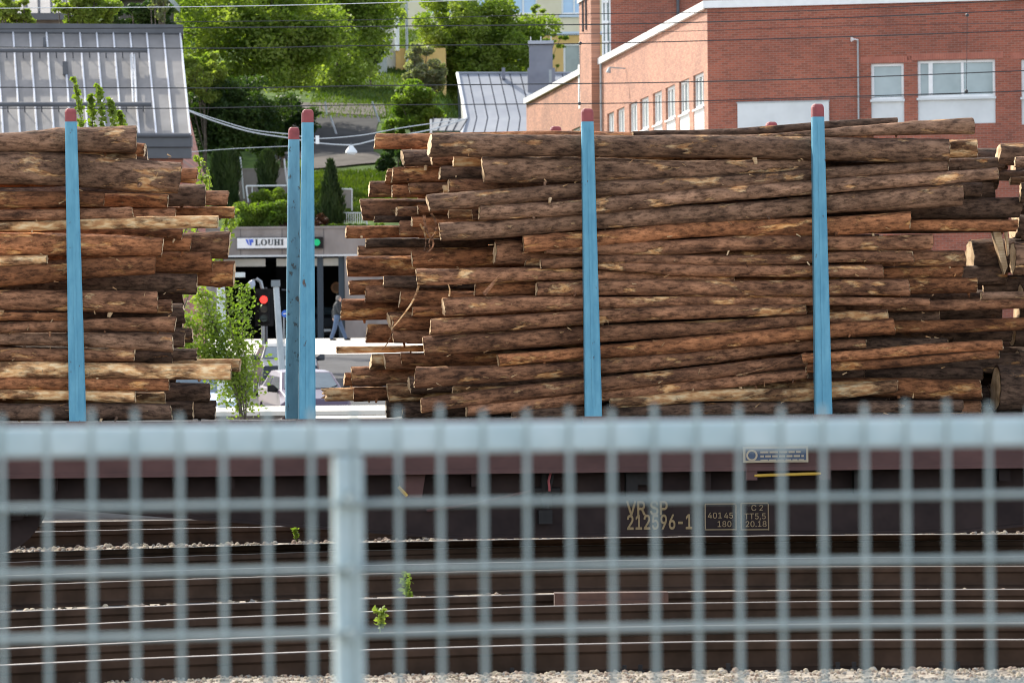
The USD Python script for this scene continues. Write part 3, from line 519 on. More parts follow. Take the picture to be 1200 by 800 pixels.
CS = [(440, 166, 9, 'reddish'), (472, 185, 10, 'dark'), (506, 186, 9, 'brown'), (532, 189, 6.5, 'peeled'), (453, 207, 9, 'reddish'), (460, 205.5, 9.3, 'reddish'), (516, 203, 8.3, 'dark'), (433, 222, 9.5, 'brown'), (460, 224, 8, 'reddish'), (480, 221, 6.5, 'brown'),
      (520, 222, 5, 'peeled'), (526, 218, 8.5, 'brown'), (424, 246, 13, 'brown'), (465, 248, 6, 'brown'), (490, 246, 6, 'reddish'), (526, 251, 5, 'peeled'), (554, 252, 7, 'brown'), (439, 257, 4, 'dark'), (406, 272, 7.2, 'reddish'), (469, 268, 9, 'brown'), (483, 260, 6.5, 'reddish'),
      (498, 272, 7.5, 'reddish'), (429, 284.5, 5.5, 'dark'), (420, 294, 6, 'brown'), (407, 312, 12.5, 'reddish'), (483, 303, 10, 'reddish'), (580, 297, 14, 'brown'), (616, 305, 7.5, 'brown'), (410, 337, 9, 'reddish'), (450, 330, 7, 'dark'), (429, 345, 10, 'brown'), (401, 362, 12.7, 'reddish'),
      (469, 351, 10.3, 'reddish'), (484, 365, 6.3, 'reddish'), (557, 339, 8.3, 'reddish'), (456, 375, 9.5, 'brown'), (460, 380, 8, 'reddish'), (461, 394, 8, 'brown'), (430, 391, 11, 'reddish'), (395, 410, 4, 'peeled'), (435, 424, 9.5, 'peeled'), (451, 424, 10, 'brown'), (471, 421, 8, 'reddish'),
      (404, 444, 8, 'reddish'), (413, 441, 11.5, 'brown'), (389, 462, 8, 'peeled'), (415, 462, 8.3, 'reddish'), (455, 460, 11, 'peeled'), (480, 451, 10.5, 'dark'), (531, 457, 4.5, 'peeled'), (453, 479, 10.5, 'dark'), (472, 484, 8, 'dark'), (505, 470, 6, 'reddish')]
CS.sort(key=lambda q: q[1])
for i, (x, y, r, tone) in enumerate(CS):
    rr = random.Random(i * 13 + 5); x1 = rr.uniform(1000, 1045) if 262 < y < 350 else rr.uniform(990, 1040) if y < 300 else rr.uniform(1010, 1075); dy = rr.uniform(-10, 6) - 6
    rag = x == 389
    log(f'{thick(r)} {tone} log end, {ORD[i]} from top of the stepped left ends of the middle stack', [(x, y, r), (x1, y + dy, r * rr.uniform(.8, 1.05))], .24 + r / 134 + max(0, (545 - x)) / 145 * 1.05 + rr.uniform(0, .05), tone, 'logs of the middle stack', ragged=rag)
# logs of the middle stack whose right ends show beyond the last stake
RS = [(1144, 174, 11, 'peeled', .35), (1176, 191, 7, 'dark', .5), (1215, 206, 6.5, 'dark', .7), (1150, 222, 8.5, 'dark', .5), (1195, 243, 12, 'dark', .55), (1192, 264, 7, 'reddish', .35), (1130, 303, 9.5, 'brown', .35), (1127, 318, 7, 'reddish', .4), (1144, 334, 9.5, 'reddish', .35),
      (1215, 355, 6.5, 'brown', .42), (1215, 379, 7.5, 'reddish', .5), (1149, 456, 12, 'reddish', .4), (1110, 403, 7, 'dark', .6), (1150, 438, 8, 'dark', .8), (1148, 478, 9, 'brown', .6), (1185, 392, 8, 'dark', .9), (1100, 370, 8, 'dark', .55)]
RS.sort(key=lambda q: q[1])
for i, (x, y, r, tone, d) in enumerate(RS):
    rr = random.Random(i * 17 + 3); x0 = rr.uniform(690, 740)
    log(f'{thick(r)} {tone} log end, {ORD[i]} from top of the right ends reaching past the last stake', [(x0, y + rr.uniform(0, 14) * (1 if y < 400 else .2), r * .9), (x, y, r)], d + r / 134, tone, 'logs of the middle stack')
# right stack: stouter logs with sunlit left ends
RG = [(1170, 181, 13, 'grey', .45), (1190, 190, 6.5, 'grey', .22), (1184, 212, 5, 'peeled', .6), (1196, 226, 12, 'dark', .35), (1137, 301, 20, 'dark', .85), (1187, 303, 19, 'grey', .3), (1152, 333, 11, 'dark', .9), (1150, 347, 5, 'grey', .2), (1145, 414, 9, 'dark', 1.3), (1142, 395, 7, 'reddish', 1.5), (1128, 437, 7, 'dark', 1.6), (1167, 457, 27, 'dark', .5), (1190, 265, 14, 'dark', .8), (1196, 345, 12, 'dark', .7), (1186, 390, 16, 'dark', 1.0), (1192, 425, 15, 'dark', 1.1)]
RG.sort(key=lambda q: q[1])
for i, (x, y, r, tone, d) in enumerate(RG):
    rr = random.Random(i * 19 + 2)
    log(f'{thick(r)} {tone} log, {ORD[i]} from the top of the right stack at the photo edge', [(x, y, r), (1400, y + rr.uniform(-8, 8), r * rr.uniform(.85, 1))], d + r / 134, tone, 'logs of the right stack')
# tall pale splinter of broken wood standing in the right stack
def slab(name, label, quad, d, th, mat):
    P = [wp(x, y, d) for x, y in quad]; t = thing(name, label, 'wood splinter', tuple(np.mean(P, 0))); m = MB(); m.hexa(list(P) + [p + wn * th for p in P]); m.build('split_wood', mat, t)
slab('wood_slab', 'pale freshly split slab of wood leaning in the right stack', [(1164, 272), (1173, 272), (1181, 312), (1177, 322)], .7, .12, CUT)
slab('wood_slab', 'thin pale splinter beside the larger split slab in the right stack', [(1178, 272), (1181, 272), (1183, 298), (1181, 300)], .72, .06, CUT)
# logs deep inside the load that close it
for i in range(26):
    rr = random.Random(i + 400); y = 178 + i * 11.9; d = rr.uniform(1.35, 2.3); mid = 262 < y < 350
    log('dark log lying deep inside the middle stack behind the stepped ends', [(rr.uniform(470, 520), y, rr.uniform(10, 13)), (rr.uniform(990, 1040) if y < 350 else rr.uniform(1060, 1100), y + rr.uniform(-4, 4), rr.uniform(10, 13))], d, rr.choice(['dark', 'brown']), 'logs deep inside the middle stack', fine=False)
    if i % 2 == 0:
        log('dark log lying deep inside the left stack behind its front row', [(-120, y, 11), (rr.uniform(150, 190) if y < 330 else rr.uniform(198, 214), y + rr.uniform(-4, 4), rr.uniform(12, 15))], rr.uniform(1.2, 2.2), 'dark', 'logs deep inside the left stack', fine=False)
for i in range(24):
    rr = random.Random(i + 900); y = 186 + i * 12.6
    if 270 < y < 324: continue
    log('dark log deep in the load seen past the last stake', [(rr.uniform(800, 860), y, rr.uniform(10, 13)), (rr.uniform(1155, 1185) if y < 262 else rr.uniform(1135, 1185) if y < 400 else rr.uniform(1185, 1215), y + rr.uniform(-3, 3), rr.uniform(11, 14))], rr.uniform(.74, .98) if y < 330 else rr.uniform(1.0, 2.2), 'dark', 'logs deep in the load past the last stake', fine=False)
for i in range(12):
    rr = random.Random(i + 950); y = 200 + i * 24
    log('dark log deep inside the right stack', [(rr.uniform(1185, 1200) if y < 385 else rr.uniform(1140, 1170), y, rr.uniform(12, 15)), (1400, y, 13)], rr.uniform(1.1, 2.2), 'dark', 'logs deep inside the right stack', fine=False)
# bark strips and twigs hanging between the log ends
def strip(label, pts, d, w, mat):
    P = np.array([wp(x, y, d) for x, y in pts]); ts = np.linspace(0, 1, len(P)); q = np.linspace(0, 1, 14); C = spline(ts, P, q); m = MB(); w_ = w * (1 - .6 * q)
    t = thing('bark_strip', label, 'bark strip', tuple(C[0])); m.tube(C, w_, 5); m.build('fibre', mat, t, smooth=60)
STR = BARK['peeled']; STD = BARK['brown']
for lab, pts, w in (('curled strip of bark drooping from the log ends left of the middle stake', [(497, 252), (500, 270), (508, 285), (500, 296)], .014), ('shaggy bark shred hanging beside the curled strip', [(505, 250), (512, 268), (503, 284), (506, 293)], .012),
                    ('frayed bark fibre hanging lowest among the shreds', [(492, 262), (499, 280), (497, 294)], .01), ('long pale twig leaning across the stepped log ends', [(491, 333), (484, 352), (470, 372), (459, 385)], .010), ('grey twig trailing down from the stepped ends toward the street', [(462, 384), (454, 402), (447, 410)], .007),
                    ('short upright pale twig poking from the middle stack', [(526, 347), (527, 340), (525, 333)], .010), ('dark torn bark strip lying over slim logs beside the middle stake', [(567, 345), (576, 334), (586, 322)], .022), ('thin grey branch lying across the lower right of the middle stack', [(862, 440), (900, 430), (944, 413)], .008)):
    strip(lab, pts, .03 if 'branch' in lab or 'dark torn' in lab or 'upright' in lab else .2, w, STR if 'pale' in lab else STD)
# fine debris fibres on the log pile
deb = thing('bark_debris', 'loose bark flakes and fibres caught on the stacked logs', 'bark debris', tuple(WO), kind='stuff'); m = MB(); rr = np.random.RandomState(6)
for k in range(190):
    x, y = rr.uniform(480, 1130), rr.uniform(180, 485)
    if rr.rand() < .35: x = rr.uniform(0, 200)
    p = wp(x, y, .05 + rr.uniform(0, .03)); L_ = rr.uniform(.02, .06); a = rr.uniform(-.7, .7) if rr.rand() < .8 else rr.uniform(-1.6, 1.6)
    e = p + (wa * math.cos(a) + Z * math.sin(a)) * L_; w = (Z * math.cos(a) - wa * math.sin(a)) * rr.uniform(.002, .006); m.hexa([p - w, e - w * .5, e - w * .5 + wn * .006, p - w + wn * .006, p + w, e + w * .3, e + w * .3 + wn * .006, p + w + wn * .006])
m.build('flakes', BARK['peeled'], deb)
# ------------------------------------------------------------------ platforms, street, plaza
X0 = at(312, 490, 60)[0]
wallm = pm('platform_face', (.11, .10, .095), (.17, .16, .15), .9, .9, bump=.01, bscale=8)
t = thing('loading_platform', 'low concrete loading platform starting beside the gap between the stacks', 'platform', (X0, 60, 0))
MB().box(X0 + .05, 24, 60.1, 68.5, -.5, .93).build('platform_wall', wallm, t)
for k in range(16): MB().box(X0 + k * 1.6 + .01, X0 + k * 1.6 + 1.59, 60.0, 61.2, .932, 1.0).build('edge_slab', CONCRETE, t)
MB().box(X0, 24, 61.21, 68.6, .931, .995).build('platform_top', CONCRETE, t)
t = thing('loading_platform', 'long far concrete platform just in front of the parked cars', 'platform', (-4, 80, 0))
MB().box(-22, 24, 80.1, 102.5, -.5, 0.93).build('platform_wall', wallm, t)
for k in range(20): MB().box(-22 + k * 2.2 + .01, -22 + k * 2.2 + 2.19, 80.0, 81.2, .932, 1.005).build('edge_slab', CONCRETE, t)
MB().box(-22, 22, 81.21, 102.6, .931, 1.0).build('platform_top', CONCRETE, t)
t = thing('low_ramp', 'low dark concrete ramp left of the near loading platform', 'platform', (X0 - 6, 60, 0))
MB().box(-20, X0 - .02, 60.2, 68, -.5, .55).build('ramp_wall', wallm, t); MB().box(-20, X0 - .02, 60.15, 68, .552, .60).build('ramp_top', wallm, t)
# brick-coloured heap in front of the near platform's end
p = at(300, 492, 63); t = thing('brick_stack', 'orange paving bricks stacked left of the near loading platform', 'bricks', (p[0], p[1], -.2))
MB().box(p[0] - .35, p[0] + .3, 62.8, 63.4, -.25, .84).build('pallet_block', wallm, t)
OB = pm('orange_brick', (.42, .18, .10), (.52, .25, .15), 9, .85)
for k in range(9): MB().box(p[0] - .35 + (k % 3) * .22, p[0] - .35 + (k % 3) * .22 + .2, 62.78, 63.4, .843 + (k // 3) * .03, .868 + (k // 3) * .03).build('brick', OB, t)
sheet('street', np.r_[-26, np.linspace(-20, 10, 21), 16], np.linspace(103.5, 170, 24), lambda x, y: ZS(y) + .004, ASPHALT, kind='structure')
sheet('plaza', np.r_[-26, np.linspace(-20, 10, 21), 16], np.linspace(168.5, 204, 16), lambda x, y: ZS(y) + .012, PAVING, kind='structure')
# kerb between street and plaza
t = thing('kerb', 'stone kerb where the grey street meets the pale plaza', 'kerb', (-8, 168, zs(168)))
for k in range(28):
    if -9.5 < -22 + k * 1.2 < -5: continue
    MB().box(-22 + k * 1.2 + .01, -22 + k * 1.2 + 1.19, 168.2, 168.5, zs(168) - .1, zs(168) + .05).build('kerb_stone', CONCRETE, t)

# ------------------------------------------------------------------ hill with retaining wall and garage
GY = 204.0
wt = at(330, 268, GY)[2]
def hill_h(x, y):
    base = np.interp(y, [GY + .6, 210, 240, 275, 310, 400, 700], [wt - .15, wt + .6, wt + 6.0, wt + 12.6, wt + 19, wt + 31, wt + 46])
    s = np.clip((x + 5.5) / 6, 0, 1); s = s * s * (3 - 2 * s); base = wt - .15 + (base - wt + .15) * (1 - .62 * s)
    return base + .5 * (meshkit.fbm(np.stack([x / 9, y / 9, 0 * x], -1), 3, 2) - .5) * np.clip((y - GY) / 10, 0, 1)
GRASS = pm('lawn', (.03, .055, .012), (.09, .15, .028), 1.4, .95, bump=.06, bscale=7, spec=.1)
sheet('hill', np.r_[-400, -120, -60, np.linspace(-30, 30, 61), 60, 120, 400], np.r_[np.linspace(GY + .55, 300, 70), 330, 380, 450, 600, 700], hill_h, GRASS, kind='structure')
t = thing('underground_garage', 'concrete garage entrance in the hillside under the shop sign', 'garage', (-8, GY, 3.4))
gx0, gx1 = at(258, 330, GY)[0], at(404, 330, GY)[0]; zl = at(330, 300, GY)[2]
wl, wr = -28.0, 6.0
outer = Polygon([(wl, 2.5), (wr, 2.5), (wr, wt), (wl, wt)]).difference(sbox(gx0, 2.0, gx1, zl))
O = np.array([0, GY, 0.]); ax = np.array([1., 0, 0]); nf = np.array([0, -1., 0])
part('front_wall', prism(O, ax, nf, outer, .5), GARAGE_WALL, t)
MB().box(wl, wr, GY - .06, GY + .56, wt + .002, wt + .10).build('wall_coping', GARAGE_WALL, t)
MB().box(gx0 - .1, gx1 + .6, GY - .05, GY + .0, zl - .03, zl + .05).build('lintel_edge', OFFWHITE, t)
m = MB(); D = 14.
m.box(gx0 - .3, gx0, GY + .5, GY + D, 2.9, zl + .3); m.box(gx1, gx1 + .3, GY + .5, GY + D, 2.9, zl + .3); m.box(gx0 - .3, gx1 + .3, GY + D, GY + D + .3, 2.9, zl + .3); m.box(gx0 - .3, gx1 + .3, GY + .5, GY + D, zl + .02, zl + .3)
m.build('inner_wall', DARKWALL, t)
MB().box(gx0, gx1, GY + .1, GY + D, 3.2, zs(204) + .002).build('garage_floor', ASPHALT, t)
for x in (gx1 - .15, at(375, 330, GY)[0]): MB().box(x - .13, x + .13, GY + .25, GY + .6, 3.3, zl).build('door_post', pm('dark_blue_post', (.02, .035, .05), None, rough=.5), t)
zp0, zp1 = at(300, 312, GY)[2], at(300, 303, GY)[2]
for a, b in ((262, 311), (324, 372), (374, 403)): MB().box(at(a, 308, GY + .3)[0], at(b, 308, GY + .3)[0], GY + .3, GY + .4, zp0, zp1).build('lintel_panel', pm('lintel_panel_concrete', (.34, .33, .28), (.4, .38, .33), 2, .9), t)
for k in range(9):
    x = gx0 + (k + .5) * (gx1 - gx0) / 9; MB().box(x - .02, x + .02, GY - .012, GY - .0, zl + .06, wt).build('wall_joint', wallm, t) if k % 3 == 1 else None
MB().box(at(322, 330, GY)[0] - .35, at(322, 330, GY)[0] + .35, GY + 8, GY + 8.6, 3.3, zl).build('inner_column', DARKWALL, t)
# planter bed soil on the wall, sign, lights
sx0, sz0 = at(278, 291, GY - .2)[[0, 2]]; sx1, sz1 = at(352, 278.5, GY - .2)[[0, 2]]
t = thing('shop_sign', 'white rectangular sign with LOUHI in dark letters above the garage', 'sign', (sx0, GY, sz0))
MB().box(sx0, sx1, GY - .2, GY - .02, sz0, sz1).build('sign_box', WHITE, t)
m = MB(); m.box(sx0 - .03, sx1 + .03, GY - .17, GY - .005, sz0 - .04, sz0 - .002); m.box(sx0 - .03, sx1 + .03, GY - .17, GY - .005, sz1 + .002, sz1 + .04); m.build('sign_frame', DARKGREY, t)
px_, pz_ = at(299, 287.6, GY - .2)[[0, 2]]; w_ = at(333, 287, GY - .2)[0] - px_
from shapely.ops import unary_union
def stem_(x, w=.062): return unary_union([sbox(x, 0, x + w, .27), sbox(x - .022, 0, x + w + .022, .026), sbox(x - .022, .244, x + w + .022, .27)])
el_ = lambda rx, ry: Polygon([(rx * math.cos(a), ry * math.sin(a)) for a in np.linspace(0, 2 * math.pi, 33)[:-1]])
from shapely.affinity import translate
GL = {'L': unary_union([stem_(.022), sbox(.022, 0, .19, .03), sbox(.165, 0, .19, .085)]), 'O': translate(el_(.118, .14).difference(el_(.055, .116)), .118, .135),
      'U': unary_union([sbox(.022, .10, .084, .27), sbox(0, .244, .106, .27), sbox(.168, .10, .196, .27), sbox(.15, .244, .216, .27), translate(el_(.087, .11).difference(el_(.056, .085)), .109, .105).intersection(sbox(0, -.02, .3, .105))]),
      'H': unary_union([stem_(.022), stem_(.148), sbox(.05, .12, .18, .148)]), 'I': stem_(.022)}
LM = pm('sign_black', (.02, .025, .03), None, rough=.5); cur = 0.0; run = []
for ch in 'LOUHI': run.append((ch, cur)); cur += GL[ch].bounds[2] + .022
for ch, c0 in run:
    m = MB()
    for g in getattr(GL[ch], 'geoms', [GL[ch]]):
        pv = prism(np.array([px_ + c0 * w_ / cur, GY - .203, pz_]), ax * (w_ / cur), nf, g, .02); m.add(pv[0] - [0, .018, 0], pv[1])
    m.build('sign_letter', LM, t)
SB = pm('sign_blue', (.05, .11, .55), None, rough=.5); qx, qz = at(287.6, 287.6, GY - .2)[[0, 2]]
m = MB()
for poly in ([(0, .27), (.10, .27), (.17, .0), (.10, .06), (.06, .14)], [(.14, .27), (.34, .27), (.36, .14), (.27, .12), (.27, 0), (.2, 0), (.18, .14)]):
    pv = prism(np.array([qx, GY - .203, qz]), ax, nf, Polygon(poly), .02); m.add(pv[0] - [0, .018, 0], pv[1])
m.build('sign_emblem', SB, t)
p = at(372, 284, GY - .2); t = thing('green_signal', 'small green lamp lit on the wall right of the blue stakes', 'signal light', tuple(p))
MB().box(p[0] - .22, p[0] + .24, p[1], p[1] + .2, p[2] - .26, p[2] + .24).build('signal_housing', BLACK, t)
c = trimesh.creation.cylinder(.15, .03, sections=20); part('signal_lens', (np.array(c.vertices)[:, [0, 2, 1]] + p - [0.03, .02, 0], c.faces), emit('green_lamp', (.03, .5, .22), .55), t)
p = at(343, 271.5, GY - .3); t = thing('wall_lamp', 'tiny white lamp on the wall above the LOUHI sign', 'lamp', tuple(p)); s_ = trimesh.creation.icosphere(2, .09); part('lamp_globe', (s_.vertices + p, s_.faces), WHITE, t, smooth=True); m = MB(); m.tube([p, p + [0, .3, 0]], .03, 6); m.build('lamp_arm', DARKGREY, t)
p = at(394.5, 337, GY + 6); t = thing('round_sign', 'dim orange round sign inside the dark garage', 'road sign', tuple(p)); c = trimesh.creation.cylinder(.26, .03, sections=24); part('sign_disc', (np.array(c.vertices)[:, [0, 2, 1]] + p, c.faces), pm('orange_sign', (.62, .30, .12), None, rough=.5), t)
c = trimesh.creation.cylinder(.17, .03, sections=24); part('sign_centre', (np.array(c.vertices)[:, [0, 2, 1]] + p - [0, .006, 0], c.faces), pm('brown_sign', (.34, .16, .07), None, rough=.5), t)
m = MB(); m.tube([[p[0], p[1] + .06, 3.4], p + [0, .06, .2]], .03, 6); m.build('sign_post', GREYMETAL, t)

# ------------------------------------------------------------------ signals and posts on the street
def post(name, label, cat, top, botY, px_bot, r0, r1, mat, extra=None):
    tp = at(*top, botY); xb = at(px_bot, 440, botY)[0]; b = np.array([xb, botY, zs(botY)]); t = thing(name, label, cat, tuple(b)); m = MB(); m.tube([b, b + (tp - b) * .5, tp], [r0, (r0 + r1) / 2, r1], 10); m.build('post', mat, t, smooth=40); return t, tp, b
t, tp, b = post('signal_pole', 'leaning grey steel pole with a box on top before the garage', 'pole', (323.5, 335), 128, 332.5, .105, .085, GREYMETAL)
MB().box(tp[0] - .13, tp[0] + .11, tp[1] - .12, tp[1] + .12, tp[2] - .02, tp[2] + .16).build('pole_box', pm('dark_grey_box', (.16, .18, .19), None, rough=.6), t)
m = MB(); m.tube([tp + [.15, .1, -.1], tp + [.35, .1, -.12], tp + [.42, .1, -.4], tp + [.44, .1, -1.2]], .02, 6); m.build('pole_cable', DARKGREY, t)
t, tp, b = post('lamp_post', 'pale grey lamp post standing inside the green sapling', 'lamp post', (259, 325), 96, 260, .105, .09, GREYMETAL)
m = MB(); m.fbox(tp, np.array([1., 0, 0]), np.array([0, 1., 0]), Z, -.12, .5, -.1, .1, 0, .1); m.build('lamp_head', GREYMETAL, t)
# traffic signal, red lit
Y = 150; p = at(309, 351, Y); t = thing('traffic_signal', 'black traffic signal with its red lamp lit beside the sapling', 'traffic light', (p[0], Y, zs(Y)))
MB().box(p[0] - .17, p[0] + .17, Y + .02, Y + .25, p[2] - .72, p[2] + .22).build('signal_housing', BLACK, t)
MB().box(p[0] - .30, p[0] + .30, Y + .255, Y + .27, p[2] - .86, p[2] + .36).build('backing_board', BLACK, t)
for k, mt in enumerate((emit('red_lamp', (1.0, .05, .04), 1.3), pm('dead_amber_lens', (.05, .035, .02), None, rough=.3), pm('dead_green_lens', (.02, .04, .035), None, rough=.3))):
    c = trimesh.creation.cylinder(.125, .03, sections=20); part('signal_lens', (np.array(c.vertices)[:, [0, 2, 1]] + p - [0, -.01, .30 * k], c.faces), mt, t)
    vz = trimesh.creation.annulus(.13, .15, .16, sections=20); v = np.array(vz.vertices); keep = v[:, 1] > -.02
    part('signal_visor', (np.stack([p[0] + v[:, 0], Y - .06 + v[:, 2], p[2] - .30 * k + np.maximum(v[:, 1], -.03)], 1), vz.faces), BLACK, t)
m = MB(); m.tube([(p[0] + .05, Y + .31, zs(Y)), (p[0] + .05, Y + .31, p[2] + .4)], .055, 8); m.build('signal_post', DARKGREY, t)
# curved lamp arm by the signal
Y = 152; P = [at(x, y, Y) for x, y in ((308, 344), (307.5, 338), (305.5, 330), (301, 327), (297, 328.5))]; t = thing('swan_neck_lamp', 'grey swan-neck lamp curving above the red traffic signal', 'lamp', (P[0][0], Y, zs(Y)))
m = MB(); m.tube([np.array([P[0][0], Y, zs(Y)])] + P, .055, 8); m.build('lamp_neck', GREYMETAL, t, smooth=50)
m = MB(); q = P[-1]; m.tube([q, q + [-.05, 0, -.10], q + [-.1, 0, -.25]], [.05, .13, .10], 10); m.build('lamp_shade', pm('lamp_pale', (.45, .52, .62), None, rough=.4), t, smooth=50)
# blue direction sign
Y = 160; p = at(334.2, 367.5, Y); t = thing('blue_sign', 'round blue road sign on a twin grey post at the plaza', 'road sign', (p[0], Y, zs(Y)))
c = trimesh.creation.cylinder(.125, .03, sections=24); part('sign_disc', (np.array(c.vertices)[:, [0, 2, 1]] + p, c.faces), pm('road_sign_blue', (.04, .16, .62), None, rough=.4), t)
m = MB(); m.box(p[0] - .07, p[0] + .07, Y - .022, Y - .018, p[2] - .02, p[2] + .02); m.build('sign_bar', WHITE, t)
for dx in (-.05, .05): m = MB(); m.tube([(p[0] + dx, Y + .04, zs(Y)), (p[0] + dx, Y + .04, p[2] + .02)], .025, 6); m.build('sign_post', GREYMETAL, t)

# ------------------------------------------------------------------ cars
def hullpts(pts, r=.05):
    s = trimesh.creation.icosphere(1, r).vertices; return m3.Manifold.hull_points(np.vstack([np.asarray(p) + s for p in pts]))
def sym(pts): return [(x * s, y, z) for x, y, z in pts for s in (-1, 1)]
GLASS_CAR = pm('car_glass', (.05, .075, .09), (.08, .11, .13), 1.5, .05, spec=.9)
TYRE = pm('tyre_rubber', (.02, .02, .021), None, rough=.8)
def carpaint(name, c, c2): return pm(name, c, c2, .8, .32, .1, spec=.4)
def car(label, X, Yc, yaw, paint, kind='hatch', Lc=4.1, W=1.72, H=1.47, lit_tail=False, group=None, zg=None):
    th = math.radians(yaw); fx = np.array([math.cos(th), math.sin(th), 0]); fy = np.array([-math.sin(th), math.cos(th), 0])
    slope = 0 if zg is not None else (zs(Yc + 2) - zs(Yc - 2)) / 4
    fy2 = np.array([fy[0], fy[1], fy[1] * slope]); fy2 /= np.linalg.norm(fy2); fz = np.cross(fx, fy2)
    base = np.array([X, Yc, (zs(Yc) if zg is None else zg) + .012]); fr = np.stack([fx, fy2, fz], 1)
    t = thing('parked_car', label, 'car', tuple(base), group, frame=fr); W_ = lambda v: np.asarray(v) @ fr.T + base
    h = Lc / 2; w = W / 2
    if kind == 'hatch': bonnet, wsb, wst, rt, rb = (.80, .98), -h + 1.05, -h + 1.85, h - .75, h - .12
    elif kind == 'suv': bonnet, wsb, wst, rt, rb = (.92, 1.08), -h + 1.1, -h + 1.75, h - .5, h - .08
    else: bonnet, wsb, wst, rt, rb = (1.0, 1.15), -h + .75, -h + 1.45, h - .15, h - .05
    lower = hullpts(sym([(w - .12, -h + .10, .42), (w - .20, -h + .08, .62), (w - .16, -h + .16, bonnet[0]), (w - .12, wsb, bonnet[1]), (w - .05, -h + .5, .35), (w - .05, h - .5, .35), (w - .05, 0, .62), (w - .10, rb, bonnet[1]), (w - .14, h - .08, .45), (w - .05, -h + .45, .68), (w - .05, h - .3, .72)]), .06)
    lower += hullpts(sym([(w - .13, -h + .10, .28), (w - .06, -h + .6, .22), (w - .06, h - .6, .22), (w - .14, h - .1, .28), (w - .10, -h + .2, .5), (w - .1, h - .2, .5)]), .05)
    cab = dict(ws0=(w - .13, wsb, bonnet[1]), ws1=(w - .27, wst, H - .05), r1=(w - .27, rt, H - .06), r0=(w - .13, rb, bonnet[1]))
    cabin = hullpts(sym([cab['ws0'], cab['ws1'], (w - .27, (wst + rt) / 2, H - .03), (0.3, (wst + rt) / 2, H - .005), cab['r1'], cab['r0']]), .05)
    ax_ = (-h + .78, h - .75)
    body = lower + cabin
    for y in ax_:
        c = m3.Manifold.cylinder(3.0, .36, .36, 24, True).rotate([0, 90, 0]).translate([0, y, .31]); inner = m3.Manifold.cube([W - .5, 1, 1], True).translate([0, y, .3]); body -= (c - inner)
    k = body.to_mesh(); b_ = part('body', (W_(k.vert_properties[:, :3]), k.tri_verts), paint, t, smooth=35)
    def gl(q, nm='window', off=.012, mat=GLASS_CAR):
        q = np.array(q, float); n = np.cross(q[1] - q[0], q[2] - q[0]); n /= np.linalg.norm(n)
        if np.dot(n, q.mean(0) - np.array([0, 0, .8])) < 0: n = -n
        m = MB(); m.hexa([W_(p + n * .0) for p in q] + [W_(p + n * off) for p in q]); return m.build(nm, mat, t)
    def lerp(a, b, k): return tuple(np.array(a) * (1 - k) + np.array(b) * k)
    o = .052
    fn = np.cross(np.array([1, 0, 0]), np.array(cab['ws1']) - np.array(cab['ws0'])); fn /= np.linalg.norm(fn); fn = -fn if fn[1] > 0 else fn
    A, B = np.array(cab['ws0']) + fn * o, np.array(cab['ws1']) + fn * o
    a_, b2 = A + (B - A) * .08, A + (B - A) * .93
    gl([(-a_[0] + .05, a_[1], a_[2]), (a_[0] - .05, a_[1], a_[2]), (b2[0] - .03, b2[1], b2[2]), (-b2[0] + .03, b2[1], b2[2])], 'windscreen')
    rn = np.cross(np.array([1, 0, 0]), np.array(cab['r1']) - np.array(cab['r0'])); rn /= np.linalg.norm(rn); rn = -rn if rn[1] < 0 else rn
    A, B = np.array(cab['r0']) + rn * o, np.array(cab['r1']) + rn * o; a_, b2 = A + (B - A) * .12, A + (B - A) * .88
    gl([(-a_[0] + .06, a_[1], a_[2]), (a_[0] - .06, a_[1], a_[2]), (b2[0] - .03, b2[1], b2[2]), (-b2[0] + .03, b2[1], b2[2])], 'rear_window')
    for s in (-1, 1):
        z0, z1 = bonnet[1] + .04, H - .12
        def sp(y, z): # a point of the cabin side
            k = (z - bonnet[1]) / (H - .05 - bonnet[1]); return (s * (w - .13 - .14 * k + o + .0), y, z)
        def yf(z): k = (z - bonnet[1]) / (H - .05 - bonnet[1]); return wsb + (wst - wsb) * k
        def yr(z): k = (z - bonnet[1]) / (H - .05 - bonnet[1]); return rb + (rt - rb) * k
        ym = (wst + rt) / 2 + .05
        gl([sp(yf(z0) + .12, z0), sp(ym - .05, z0), sp(ym - .05, z1), sp(yf(z1) + .10, z1)], 'side_window'); gl([sp(ym + .05, z0), sp(yr(z0) - .22, z0), sp(yr(z1) - .15, z1), sp(ym + .05, z1)], 'side_window')
        mir = hullpts([(s * (w + .02), wsb + .28, bonnet[1] + .04), (s * (w + .15), wsb + .30, bonnet[1] + .02), (s * (w + .15), wsb + .31, bonnet[1] + .14), (s * (w + .04), wsb + .29, bonnet[1] + .14), (s * (w - .12), wsb + .33, bonnet[1] + .0)], .028).to_mesh(); part('wing_mirror', (W_(mir.vert_properties[:, :3]), mir.tri_verts), BLACK if kind != 'suv' else paint, t, smooth=50)
        hl = hullpts([(s * (w - .16), -h + .09, .66), (s * (w - .50), -h + .05, .62), (s * (w - .14), -h + .24, .75), (s * (w - .44), -h + .09, .71)], .03).to_mesh(); part('headlight', (W_(hl.vert_properties[:, :3]), hl.tri_verts), pm('headlight_lens', (.62, .64, .66), None, rough=.12, metal=.3), t, smooth=50)
        tl = hullpts([(s * (w - .15), h - .06, .70), (s * (w - .36), h - .03, .72), (s * (w - .17), h - .07, .90), (s * (w - .30), h - .05, .9)], .03).to_mesh(); part('tail_light', (W_(tl.vert_properties[:, :3]), tl.tri_verts), emit('tail_lamp_on', (.8, .03, .03), .25) if lit_tail else pm('tail_lens', (.3, .02, .02), None, rough=.2), t, smooth=50)
